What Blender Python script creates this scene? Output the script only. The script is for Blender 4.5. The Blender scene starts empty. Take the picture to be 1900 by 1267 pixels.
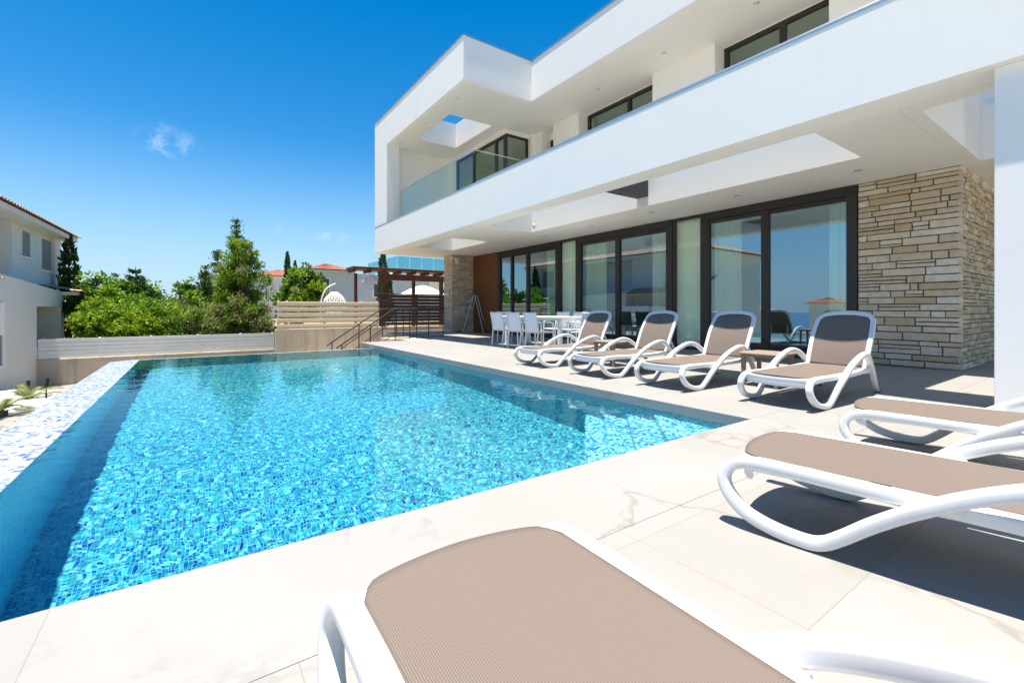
import bpy, bmesh, math, random
from math import radians as R, sin, cos, pi, sqrt
from mathutils import Vector, Matrix, noise

sc = bpy.context.scene
col = sc.collection

# ------------------------------------------------------------------ camera, sky, sun, exposure
cam = bpy.data.objects.new('camera', bpy.data.cameras.new('camera'))
col.objects.link(cam)
sc.camera = cam
cam.location = (0, 0, 1)
cam.rotation_euler = (R(90), 0, -math.atan2(592, 841))
cam.data.sensor_width = 36
cam.data.lens = 841 / 1900 * 36
cam.data.shift_y = -59.5 / 1900
cam.data.clip_start = .02
cam.data.clip_end = 9000

SUN_EL, SUN_AZ = R(83.3), R(12)
sun_dir = Vector((-cos(SUN_EL) * cos(SUN_AZ), -cos(SUN_EL) * sin(SUN_AZ), sin(SUN_EL)))
w = bpy.data.worlds.new('World')
sc.world = w
w.use_nodes = True
wn = w.node_tree
bg = wn.nodes['Background']
sky = wn.nodes.new('ShaderNodeTexSky')
sky.sky_type = 'NISHITA'
sky.sun_disc = False
sky.sun_elevation = SUN_EL
sky.sun_rotation = math.atan2(sun_dir.x, sun_dir.y)
sky.air_density = 1.0
sky.dust_density = 0.0
sky.ozone_density = 1.6
hs = wn.nodes.new('ShaderNodeHueSaturation')
hs.inputs['Hue'].default_value = .497
hs.inputs['Saturation'].default_value = 1.48
hs.inputs['Value'].default_value = 1.0
wn.links.new(sky.outputs[0], hs.inputs['Color'])
# pale blue horizon haze of the sky itself
tcz = wn.nodes.new('ShaderNodeTexCoord'); sxz = wn.nodes.new('ShaderNodeSeparateXYZ')
wn.links.new(tcz.outputs['Generated'], sxz.inputs[0])
hz = wn.nodes.new('ShaderNodeMapRange'); hz.interpolation_type = 'SMOOTHSTEP'
hz.inputs['From Min'].default_value = .34; hz.inputs['From Max'].default_value = -.05
hz.inputs['To Min'].default_value = 0; hz.inputs['To Max'].default_value = .92
wn.links.new(sxz.outputs['Z'], hz.inputs['Value'])
mh = wn.nodes.new('ShaderNodeMix'); mh.data_type = 'RGBA'
wn.links.new(hz.outputs[0], mh.inputs['Factor']); wn.links.new(hs.outputs[0], mh.inputs['A'])
mh.inputs['B'].default_value = (2.45, 3.75, 5.0, 1)
# three small wisps of cloud in the sky
tc = wn.nodes.new('ShaderNodeTexCoord')
nz = wn.nodes.new('ShaderNodeTexNoise')
nz.inputs['Scale'].default_value = 26
nz.inputs['Detail'].default_value = 7
nz.inputs['Roughness'].default_value = .62
nz.inputs['Distortion'].default_value = .5
wn.links.new(tc.outputs['Generated'], nz.inputs['Vector'])
def wisp(d, rx, rz, gain):
    d = Vector(d).normalized()
    mp = wn.nodes.new('ShaderNodeVectorMath'); mp.operation = 'SUBTRACT'
    wn.links.new(tc.outputs['Generated'], mp.inputs[0]); mp.inputs[1].default_value = d
    sc_ = wn.nodes.new('ShaderNodeVectorMath'); sc_.operation = 'MULTIPLY'
    wn.links.new(mp.outputs[0], sc_.inputs[0]); sc_.inputs[1].default_value = (1 / rx, 1 / rx, 1 / rz)
    ln = wn.nodes.new('ShaderNodeVectorMath'); ln.operation = 'LENGTH'
    wn.links.new(sc_.outputs[0], ln.inputs[0])
    mr = wn.nodes.new('ShaderNodeMapRange')
    mr.inputs['From Min'].default_value = 1.0; mr.inputs['From Max'].default_value = 0.0
    mr.inputs['To Max'].default_value = gain
    wn.links.new(ln.outputs['Value'], mr.inputs['Value'])
    return mr.outputs[0]
nr = wn.nodes.new('ShaderNodeMapRange')
nr.inputs['From Min'].default_value = .47; nr.inputs['From Max'].default_value = .72
wn.links.new(nz.outputs['Fac'], nr.inputs['Value'])
acc = None
for dd, rx, rz, g in (((-.0357, .960, .278), .05, .036, .5), ((.225, .964, .146), .05, .014, .30), ((.157, .975, .157), .035, .03, .16)):
    o_ = wisp(dd, rx, rz, g)
    if acc is None:
        acc = o_
    else:
        ad = wn.nodes.new('ShaderNodeMath'); ad.operation = 'ADD'
        wn.links.new(acc, ad.inputs[0]); wn.links.new(o_, ad.inputs[1]); acc = ad.outputs[0]
mu = wn.nodes.new('ShaderNodeMath'); mu.operation = 'MULTIPLY'; mu.use_clamp = True
wn.links.new(acc, mu.inputs[0]); wn.links.new(nr.outputs[0], mu.inputs[1])
mxw = wn.nodes.new('ShaderNodeMix'); mxw.data_type = 'RGBA'
wn.links.new(mu.outputs[0], mxw.inputs['Factor'])
wn.links.new(mh.outputs['Result'], mxw.inputs['A'])
mxw.inputs['B'].default_value = (7.5, 8.2, 9.0, 1)
wn.links.new(mxw.outputs['Result'], bg.inputs[0])
bg.inputs[1].default_value = .059

sl = bpy.data.lights.new('sun', 'SUN')
sl.energy = 3.5
sl.angle = R(.5)
sl.color = (1, .925, .81)
so = bpy.data.objects.new('sun', sl)
col.objects.link(so)
so.rotation_euler = sun_dir.to_track_quat('Z', 'Y').to_euler()
so.location = (0, 0, 30)
sl.cycles.is_caustics_light = True          # light through the pool's surface

sc.view_settings.view_transform = 'Standard'
sc.view_settings.look = 'None'
sc.view_settings.gamma = 1
sc.view_settings.exposure = 1.6
sc.cycles.max_bounces = 14
sc.cycles.diffuse_bounces = 9
sc.cycles.transparent_max_bounces = 24
sc.cycles.caustics_reflective = False
sc.cycles.caustics_refractive = True

rnd = random.Random(7)

# ------------------------------------------------------------------ materials
def nmat(name, color, rough=.6, spec=.5, metal=0.0):
    m = bpy.data.materials.new(name)
    m.use_nodes = True
    b = m.node_tree.nodes['Principled BSDF']
    b.inputs['Base Color'].default_value = (*color, 1)
    b.inputs['Roughness'].default_value = rough
    b.inputs['Specular IOR Level'].default_value = spec
    b.inputs['Metallic'].default_value = metal
    return m
def N(m, t, **kw):
    n = m.node_tree.nodes.new(t)
    for k, v in kw.items():
        if k.startswith('i_'):
            n.inputs[k[2:].replace('_', ' ')].default_value = v
        else:
            setattr(n, k, v)
    return n
def L(m, a, b):
    m.node_tree.links.new(a, b)
def bsdf(m):
    return m.node_tree.nodes['Principled BSDF']
def coords(m, which='Object', scale=None):
    t = N(m, 'ShaderNodeTexCoord')
    o = t.outputs[which]
    if scale:
        mp = N(m, 'ShaderNodeMapping')
        mp.inputs['Scale'].default_value = scale
        L(m, o, mp.inputs['Vector'])
        o = mp.outputs[0]
    return o
def ramp(m, fac, stops, interp='LINEAR'):
    r = N(m, 'ShaderNodeValToRGB')
    c = r.color_ramp
    c.interpolation = interp
    while len(c.elements) < len(stops):
        c.elements.new(.5)
    for e, (p, k) in zip(c.elements, stops):
        e.position = p
        e.color = (*k, 1)
    L(m, fac, r.inputs['Fac'])
    return r.outputs['Color']
def noise_col(m, scale, stops, detail=6, rough=.6, vec=None, dist=0):
    n = N(m, 'ShaderNodeTexNoise', i_Scale=scale, i_Detail=detail, i_Roughness=rough, i_Distortion=dist)
    L(m, vec or coords(m), n.inputs['Vector'])
    return ramp(m, n.outputs['Fac'], stops), n.outputs['Fac']
def bump(m, h, strength=.3, dist=.01):
    b = N(m, 'ShaderNodeBump', i_Strength=strength, i_Distance=dist)
    L(m, h, b.inputs['Height'])
    L(m, b.outputs[0], bsdf(m).inputs['Normal'])
def noisy(name, c1, c2, scale=6, rough=.6, bstr=.15, bscale=60, bdist=.004, spec=.4, metal=0):
    m = nmat(name, c1, rough, spec, metal)
    c, _ = noise_col(m, scale, [(.3, c1), (.7, c2)])
    L(m, c, bsdf(m).inputs['Base Color'])
    if bstr:
        n = N(m, 'ShaderNodeTexNoise', i_Scale=bscale, i_Detail=5.0)
        L(m, coords(m), n.inputs['Vector'])
        bump(m, n.outputs['Fac'], bstr, bdist)
    return m
M = {}
M['render'] = noisy('white_render', (.89, .86, .81), (.91, .88, .83), 1.2, .75, .12, 90, .003, .2)
m = M['render']
_b = bsdf(m); _src = _b.inputs['Base Color'].links[0].from_socket
_n = N(m, 'ShaderNodeTexNoise', i_Scale=1.0, i_Detail=8.0, i_Roughness=.7); L(m, coords(m, 'Object', (1.6, 1.6, .22)), _n.inputs['Vector'])
_r = N(m, 'ShaderNodeMapRange'); _r.inputs['From Min'].default_value = .56; _r.inputs['From Max'].default_value = .8; _r.inputs['To Max'].default_value = .16
L(m, _n.outputs['Fac'], _r.inputs['Value'])
_x = N(m, 'ShaderNodeMix', data_type='RGBA'); L(m, _r.outputs[0], _x.inputs['Factor']); L(m, _src, _x.inputs['A']); _x.inputs['B'].default_value = (.60, .57, .52, 1)
L(m, _x.outputs['Result'], _b.inputs['Base Color'])
M['soffit'] = noisy('soffit_paint', (.84, .815, .77), (.86, .835, .79), .8, .8, .05, 70, .002, .2)
M['frame'] = nmat('dark_bronze_frame', (.035, .030, .026), .42, .4)
M['darkgrey'] = nmat('dark_grey_paint', (.075, .077, .08), .6, .3)
M['steel'] = nmat('brushed_steel', (.62, .63, .65), .3, .5, .9)
M['alu'] = nmat('dull_aluminium', (.42, .43, .44), .4, .5, .6)
M['black'] = nmat('black_metal', (.025, .025, .027), .45, .4)
M['rubber'] = nmat('grey_rubber', (.10, .105, .115), .7, .3)
M['plastic'] = noisy('white_resin', (.68, .68, .675), (.72, .72, .715), 3, .38, .04, 220, .0008, .45)
M['brown'] = noisy('taupe_resin', (.25, .19, .145), (.29, .225, .175), 5, .5, .06, 160, .001, .4)
M['curtain'] = nmat('curtain_fabric', (.82, .88, .72), .9, .1)
M['curtain_w'] = nmat('pale_curtain_fabric', (.88, .90, .82), .9, .1)
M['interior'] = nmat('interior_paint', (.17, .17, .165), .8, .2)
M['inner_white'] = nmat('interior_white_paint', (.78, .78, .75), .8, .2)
M['interior_dark'] = nmat('interior_furniture', (.06, .065, .07), .7, .3)
M['lamp_glass'] = nmat('lamp_glass', (.75, .73, .66), .3, .5)
M['chair'] = noisy('white_chair_metal', (.78, .79, .80), (.82, .82, .82), 3, .4, .0)
M['chairsling'] = nmat('white_chair_sling', (.76, .78, .80), .7, .3)
M['chairdark'] = nmat('dark_chair_fabric', (.025, .045, .05), .7, .3)

# sling: fine woven stripes running along the lounger
m = nmat('taupe_sling', (.36, .27, .215), .65, .25)
wv = N(m, 'ShaderNodeTexWave', wave_type='BANDS', bands_direction='Y', i_Scale=58.0, i_Distortion=0.0)
L(m, coords(m), wv.inputs['Vector'])
wx = N(m, 'ShaderNodeTexWave', wave_type='BANDS', bands_direction='X', i_Scale=120.0)
L(m, coords(m), wx.inputs['Vector'])
L(m, ramp(m, wv.outputs['Fac'], [(.2, (.135, .105, .086)), (.8, (.200, .160, .133))]), bsdf(m).inputs['Base Color'])
ad = N(m, 'ShaderNodeMath', operation='ADD'); L(m, wv.outputs['Fac'], ad.inputs[0]); L(m, wx.outputs['Fac'], ad.inputs[1])
bump(m, ad.outputs[0], .25, .0012)
M['sling'] = m

# marble paving: cream, thin grey-brown veins, hairline joints
def joints(m, vec, specs):
    """lines at offset + k*period on an axis: returns 0/1 mask of joints"""
    sx = N(m, 'ShaderNodeSeparateXYZ'); L(m, vec, sx.inputs[0])
    out = None
    for axis, off, per, wd in specs:
        a = N(m, 'ShaderNodeMath', operation='SUBTRACT'); L(m, sx.outputs[axis], a.inputs[0]); a.inputs[1].default_value = off
        b = N(m, 'ShaderNodeMath', operation='PINGPONG'); L(m, a.outputs[0], b.inputs[0]); b.inputs[1].default_value = per / 2
        c = N(m, 'ShaderNodeMath', operation='LESS_THAN'); L(m, b.outputs[0], c.inputs[0]); c.inputs[1].default_value = wd
        if out is None: out = c.outputs[0]
        else:
            d = N(m, 'ShaderNodeMath', operation='MAXIMUM'); L(m, out, d.inputs[0]); L(m, c.outputs[0], d.inputs[1]); out = d.outputs[0]
    return out
def marble(name, specs):
    m = nmat(name, (.75, .72, .66), .55, .28)
    v = coords(m)
    base, _ = noise_col(m, .9, [(.25, (.288, .279, .264)), (.5, (.304, .296, .283)), (.8, (.316, .310, .299))], 5, .55, v)
    # veins: thin band of a distorted noise
    nv = N(m, 'ShaderNodeTexNoise', i_Scale=.62, i_Detail=7.0, i_Roughness=.52, i_Distortion=.35); L(m, v, nv.inputs['Vector'])
    s = N(m, 'ShaderNodeMath', operation='SUBTRACT'); L(m, nv.outputs['Fac'], s.inputs[0]); s.inputs[1].default_value = .5
    ab = N(m, 'ShaderNodeMath', operation='ABSOLUTE'); L(m, s.outputs[0], ab.inputs[0])
    vm = N(m, 'ShaderNodeMapRange'); vm.inputs['From Min'].default_value = .0085; vm.inputs['From Max'].default_value = 0; vm.inputs['To Max'].default_value = .5
    L(m, ab.outputs[0], vm.inputs['Value'])
    pn = N(m, 'ShaderNodeTexNoise', i_Scale=.9, i_Detail=2.0)
    mpv = N(m, 'ShaderNodeMapping'); mpv.inputs['Location'].default_value = (7.3, 2.1, 0); L(m, v, mpv.inputs[0]); L(m, mpv.outputs[0], pn.inputs['Vector'])
    pm = N(m, 'ShaderNodeMapRange'); pm.inputs['From Min'].default_value = .40; pm.inputs['From Max'].default_value = .58
    L(m, pn.outputs['Fac'], pm.inputs['Value'])
    vv = N(m, 'ShaderNodeMath', operation='MULTIPLY'); L(m, vm.outputs[0], vv.inputs[0]); L(m, pm.outputs[0], vv.inputs[1])
    mx = N(m, 'ShaderNodeMix', data_type='RGBA'); L(m, vv.outputs[0], mx.inputs['Factor']); L(m, base, mx.inputs['A']); mx.inputs['B'].default_value = (.17, .15, .13, 1)
    # small stains
    sn = N(m, 'ShaderNodeTexNoise', i_Scale=9.0, i_Detail=6.0, i_Roughness=.7); L(m, v, sn.inputs['Vector'])
    sm = N(m, 'ShaderNodeMapRange'); sm.inputs['From Min'].default_value = .66; sm.inputs['From Max'].default_value = .78; sm.inputs['To Max'].default_value = .5
    L(m, sn.outputs['Fac'], sm.inputs['Value'])
    m2 = N(m, 'ShaderNodeMix', data_type='RGBA'); L(m, sm.outputs[0], m2.inputs['Factor']); L(m, mx.outputs['Result'], m2.inputs['A']); m2.inputs['B'].default_value = (.40, .35, .28, 1)
    res = m2.outputs['Result']
    # slab to slab variation
    if specs:
        sx = N(m, 'ShaderNodeSeparateXYZ'); L(m, v, sx.inputs[0])
        cb = N(m, 'ShaderNodeCombineXYZ')
        for axis, off, per, wd in specs:
            a_ = N(m, 'ShaderNodeMath', operation='SUBTRACT'); L(m, sx.outputs[axis], a_.inputs[0]); a_.inputs[1].default_value = off
            d_ = N(m, 'ShaderNodeMath', operation='DIVIDE'); L(m, a_.outputs[0], d_.inputs[0]); d_.inputs[1].default_value = per
            f_ = N(m, 'ShaderNodeMath', operation='FLOOR'); L(m, d_.outputs[0], f_.inputs[0]); L(m, f_.outputs[0], cb.inputs[axis])
        wh_ = N(m, 'ShaderNodeTexWhiteNoise', noise_dimensions='3D'); L(m, cb.outputs[0], wh_.inputs['Vector'])
        ms = N(m, 'ShaderNodeMix', data_type='RGBA', blend_type='MULTIPLY'); ms.inputs['Factor'].default_value = 1
        L(m, res, ms.inputs['A']); L(m, ramp(m, wh_.outputs['Value'], [(0, (.94, .935, .925)), (1, (1.0, 1.0, 1.0))]), ms.inputs['B'])
        res = ms.outputs['Result']
    if specs:
        j = joints(m, v, specs)
        m3 = N(m, 'ShaderNodeMix', data_type='RGBA'); L(m, j, m3.inputs['Factor']); L(m, res, m3.inputs['A']); m3.inputs['B'].default_value = (.25, .225, .19, 1)
        res = m3.outputs['Result']
    L(m, res, bsdf(m).inputs['Base Color'])
    L(m, ramp(m, sn.outputs['Fac'], [(.3, (.48,) * 3), (.7, (.62,) * 3)]), bsdf(m).inputs['Roughness'])
    return m
M['deck'] = marble('marble_paving', [('X', .245, 1.33, .0022), ('Y', 1.29, .665, .0022)])
M['coping_n'] = marble('marble_coping', [('X', -.39, 2.36, .0022)])
M['coping_r'] = marble('marble_coping_long', [('Y', 2.55, 1.27, .0022)])

# glass mosaic
def mosaic(name, stops, period=.03, grout=(.55, .70, .75), rough=.25, var=.0):
    m = nmat(name, (.3, .5, .7), rough, .5)
    v = coords(m)
    # snap to the tile grid, hash the cell
    sn = N(m, 'ShaderNodeVectorMath', operation='SNAP'); L(m, v, sn.inputs[0]); sn.inputs[1].default_value = (period,) * 3
    wh = N(m, 'ShaderNodeTexWhiteNoise', noise_dimensions='3D'); L(m, sn.outputs[0], wh.inputs['Vector'])
    c = ramp(m, wh.outputs['Value'], stops, 'CONSTANT')
    L(m, c, bsdf(m).inputs['Base Color'])
    return m
def mosaic_mat(name, stops, period, grout, rough=.25):
    m = nmat(name, (.3, .5, .7), rough, .5)
    v = coords(m, 'UV')
    sn = N(m, 'ShaderNodeVectorMath', operation='SNAP'); L(m, v, sn.inputs[0]); sn.inputs[1].default_value = (period, period, 1)
    wh = N(m, 'ShaderNodeTexWhiteNoise', noise_dimensions='2D'); L(m, sn.outputs[0], wh.inputs['Vector'])
    c = ramp(m, wh.outputs['Value'], stops, 'CONSTANT')
    j = joints(m, v, [('X', 0, period, period * .05), ('Y', 0, period, period * .05)])
    mx = N(m, 'ShaderNodeMix', data_type='RGBA'); L(m, j, mx.inputs['Factor']); L(m, c, mx.inputs['A']); mx.inputs['B'].default_value = (*grout, 1)
    L(m, mx.outputs['Result'], bsdf(m).inputs['Base Color'])
    return m
M['mosaic'] = mosaic_mat('blue_glass_mosaic', [(0, (.009, .045, .30)), (.11, (.011, .11, .38)), (.25, (.013, .22, .43)), (.43, (.027, .335, .45)), (.63, (.08, .42, .475)), (.81, (.22, .515, .525)), (.93, (.42, .62, .61))], .025, (.30, .62, .64))
M['mosaic_pale'] = mosaic_mat('pale_glass_mosaic', [(0, (.02, .09, .33)), (.13, (.12, .23, .42)), (.22, (.36, .385, .39)), (.5, (.40, .405, .40))], .036, (.385, .39, .385), .3)
M['mosaic_side'] = mosaic_mat('plain_blue_mosaic', [(0, (.03, .30, .62)), (.2, (.04, .42, .72)), (.6, (.07, .50, .76)), (.85, (.12, .58, .80))], .032, (.10, .50, .72))
M['mosaic_step'] = mosaic_mat('step_glass_mosaic', [(0, (.02, .10, .50)), (.12, (.05, .26, .64)), (.28, (.12, .46, .70)), (.48, (.42, .70, .78)), (.70, (.74, .84, .86))], .030, (.60, .74, .76))

# water: a real refracting, rippled surface
m = bpy.data.materials.new('pool_water'); m.use_nodes = True
m.node_tree.nodes.clear()
o_ = N(m, 'ShaderNodeOutputMaterial')
g_ = N(m, 'ShaderNodeBsdfGlass', i_IOR=1.33, i_Roughness=0.0)
g_.inputs['Color'].default_value = (.66, .99, 1.0, 1)
L(m, g_.outputs[0], o_.inputs['Surface'])
M['water'] = m

def glass(name, tint, refl_add=.06, ior=1.5, gcol=(.95, 1, 1)):
    m = bpy.data.materials.new(name); m.use_nodes = True
    m.node_tree.nodes.clear()
    o = N(m, 'ShaderNodeOutputMaterial')
    t = N(m, 'ShaderNodeBsdfTransparent'); t.inputs[0].default_value = (*tint, 1)
    g = N(m, 'ShaderNodeBsdfGlossy', i_Roughness=.0); g.inputs[0].default_value = (*gcol, 1)
    f = N(m, 'ShaderNodeFresnel', i_IOR=ior)
    ge = N(m, 'ShaderNodeNewGeometry'); iv = N(m, 'ShaderNodeMapRange'); iv.inputs['To Min'].default_value = ior; iv.inputs['To Max'].default_value = 1 / ior
    L(m, ge.outputs['Backfacing'], iv.inputs['Value']); L(m, iv.outputs[0], f.inputs['IOR'])
    a = N(m, 'ShaderNodeMath', operation='ADD', use_clamp=True); L(m, f.outputs[0], a.inputs[0]); a.inputs[1].default_value = refl_add
    mx = N(m, 'ShaderNodeMixShader'); L(m, a.outputs[0], mx.inputs[0]); L(m, t.outputs[0], mx.inputs[1]); L(m, g.outputs[0], mx.inputs[2])
    L(m, mx.outputs[0], o.inputs['Surface'])
    return m
M['pane'] = glass('coated_window_glass', (.80, .93, .84), .36, 1.55, (.62, .86, 1.0))
M['pane_clear'] = glass('plain_window_glass', (.86, .96, .87), .04, 1.5)
M['pane_up'] = glass('upper_window_glass', (.70, .80, .70), .06, 1.5)
M['railglass'] = glass('clear_rail_glass', (.84, .92, .86), .0, 1.3)
M['tealglass'] = glass('teal_rail_glass', (.50, .74, .78), .0, 1.35)

# stone
def stone(name, c):
    m = nmat(name, c, .85, .15)
    v = coords(m)
    cc, f = noise_col(m, 9, [(.25, tuple(x * .80 for x in c)), (.5, c), (.8, tuple(min(1, x * 1.15) for x in c))], 8, .65, v)
    L(m, cc, bsdf(m).inputs['Base Color'])
    n = N(m, 'ShaderNodeTexNoise', i_Scale=40.0, i_Detail=8.0, i_Roughness=.7); L(m, v, n.inputs['Vector'])
    bump(m, n.outputs['Fac'], .35, .006)
    return m
STONES = [stone('sandstone_a', (.60, .49, .35)), stone('sandstone_b', (.66, .565, .435)), stone('sandstone_c', (.52, .405, .265)), stone('sandstone_d', (.70, .63, .53)), stone('sandstone_e', (.57, .475, .345))]
M['mortar'] = noisy('dark_mortar', (.115, .10, .085), (.15, .13, .11), 20, .95, .3, 80, .004, .1)
M['grout'] = nmat('beige_grout', (.34, .30, .24), .9, .1)
M['concrete'] = nmat('weathered_concrete', (.5, .4, .3), .9, .15)
m = M['concrete']
v = coords(m)
c1, f1 = noise_col(m, .55, [(.3, (.40, .35, .29)), (.5, (.52, .435, .335)), (.7, (.58, .50, .40))], 7, .65, v)
vs = coords(m, 'Object', (5, 5, .35))
n2 = N(m, 'ShaderNodeTexNoise', i_Scale=1.1, i_Detail=6.0, i_Roughness=.65); L(m, vs, n2.inputs['Vector'])
st = N(m, 'ShaderNodeMapRange'); st.inputs['From Min'].default_value = .52; st.inputs['From Max'].default_value = .75; st.inputs['To Max'].default_value = .75
L(m, n2.outputs['Fac'], st.inputs['Value'])
mx = N(m, 'ShaderNodeMix', data_type='RGBA'); L(m, st.outputs[0], mx.inputs['Factor']); L(m, c1, mx.inputs['A']); mx.inputs['B'].default_value = (.25, .22, .19, 1)
L(m, mx.outputs['Result'], bsdf(m).inputs['Base Color'])
bump(m, f1, .3, .02)
def woodmat(name, c1, c2, c3, scale=(1, 14, 14), rough=.6):
    m = nmat(name, c1, rough, .3)
    c, f = noise_col(m, 2.2, [(.25, c1), (.5, c2), (.8, c3)], 7, .6, coords(m, 'Object', scale), .4)
    L(m, c, bsdf(m).inputs['Base Color'])
    bump(m, f, .15, .004)
    return m
M['door_wood'] = woodmat('red_brown_wood', (.13, .045, .016), (.165, .06, .022), (.20, .08, .032), (14, 1.2, 14), .5)
M['beige_wood'] = woodmat('beige_slat_wood', (.62, .52, .37), (.70, .60, .45), (.77, .68, .54))
M['dark_wood'] = woodmat('dark_stained_wood', (.035, .018, .012), (.09, .045, .028), (.20, .14, .11))
M['pergola_wood'] = woodmat('pergola_wood', (.07, .027, .015), (.14, .052, .027), (.21, .085, .042))
M['fence_white'] = noisy('white_fence_boards', (.76, .75, .72), (.82, .81, .78), 2, .6, .1, 40, .002)
M['wall_grey'] = noisy('pale_house_plaster', (.68, .68, .65), (.73, .73, .70), 1.0, .85, .15, 50, .004, .15)
M['wall_cream'] = noisy('cream_house_plaster', (.74, .70, .63), (.80, .76, .69), .8, .85, .15, 50, .004, .15)
M['wall_blue'] = noisy('blue_grey_house_plaster', (.44, .50, .52), (.48, .54, .56), .7, .85, .1, 30, .006, .15)
M['white_house'] = noisy('white_house_plaster', (.74, .78, .78), (.80, .82, .82), .7, .8, .1, 30, .004, .2)
M['window_dark'] = nmat('dark_window_glass', (.03, .04, .05), .08, .7)
M['window_grey'] = nmat('grey_shutter', (.20, .21, .22), .6, .3)
m = nmat('terracotta_tiles', (.5, .2, .1), .8, .2)
c, f = noise_col(m, 3.5, [(.25, (.42, .235, .15)), (.5, (.56, .36, .25)), (.8, (.66, .49, .38))], 5, .7)
L(m, c, bsdf(m).inputs['Base Color']); bump(m, f, .2, .01)
M['tile_pale'] = m
m = nmat('orange_roof_tiles', (.5, .2, .1), .8, .2)
c, f = noise_col(m, 2.5, [(.25, (.40, .15, .08)), (.5, (.46, .19, .11)), (.8, (.53, .26, .17))], 5, .7)
L(m, c, bsdf(m).inputs['Base Color'])
M['tile_orange'] = m
M['rock'] = noisy('white_rock', (.62, .59, .53), (.76, .74, .69), 3, .9, .6, 9, .03, .1)
M['bark'] = noisy('tree_bark', (.10, .075, .05), (.17, .13, .09), 8, .95, .5, 20, .02, .1)
m = nmat('white_pebbles', (.6, .58, .53), .85, .2)
vo = N(m, 'ShaderNodeTexVoronoi', i_Scale=22.0); L(m, coords(m), vo.inputs['Vector'])
sp = N(m, 'ShaderNodeSeparateColor'); L(m, vo.outputs['Color'], sp.inputs[0])
L(m, ramp(m, sp.outputs[0], [(0, (.24, .215, .18)), (.5, (.36, .335, .29)), (1, (.47, .45, .41))]), bsdf(m).inputs['Base Color'])
iv = N(m, 'ShaderNodeMath', operation='MULTIPLY'); L(m, vo.outputs['Distance'], iv.inputs[0]); iv.inputs[1].default_value = -1
bump(m, iv.outputs[0], .9, .05)
M['pebbles'] = m
M['earth'] = noisy('dry_earth', (.27, .22, .15), (.36, .31, .22), .6, .95, .5, 6, .05, .1)
M['land'] = noisy('distant_land', (.26, .25, .15), (.42, .37, .26), .012, .95, 0)
m = nmat('sea_water', (.02, .09, .20), .25, .5)
M['sea'] = m
def leafmat(name, dark, mid, light, trans=.35):
    m = bpy.data.materials.new(name); m.use_nodes = True
    nt = m.node_tree; nt.nodes.clear()
    o = N(m, 'ShaderNodeOutputMaterial')
    gm = N(m, 'ShaderNodeNewGeometry')
    c = ramp(m, gm.outputs['Random Per Island'], [(0, dark), (.5, mid), (1, light)])
    d = N(m, 'ShaderNodeBsdfPrincipled', i_Roughness=.55); d.inputs['Specular IOR Level'].default_value = .25
    t = N(m, 'ShaderNodeBsdfTranslucent')
    L(m, c, d.inputs['Base Color']); L(m, c, t.inputs['Color'])
    x = N(m, 'ShaderNodeMixShader'); x.inputs[0].default_value = trans
    L(m, d.outputs[0], x.inputs[1]); L(m, t.outputs[0], x.inputs[2]); L(m, x.outputs[0], o.inputs['Surface'])
    return m
M['leaf_lime'] = leafmat('lime_leaves', (.13, .25, .015), (.26, .40, .02), (.42, .52, .05))
M['leaf_green'] = leafmat('green_leaves', (.07, .18, .014), (.17, .32, .024), (.29, .45, .045))
M['leaf_dark'] = leafmat('dark_leaves', (.022, .055, .015), (.045, .09, .02), (.085, .14, .03), .25)
M['leaf_pine'] = leafmat('pine_needles', (.07, .15, .015), (.16, .28, .022), (.28, .40, .04))
M['leaf_olive'] = leafmat('olive_needles', (.15, .17, .05), (.27, .29, .09), (.42, .43, .17))
M['leaf_cycad'] = leafmat('yellow_green_fronds', (.10, .14, .03), (.20, .25, .06), (.32, .36, .12))

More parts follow.
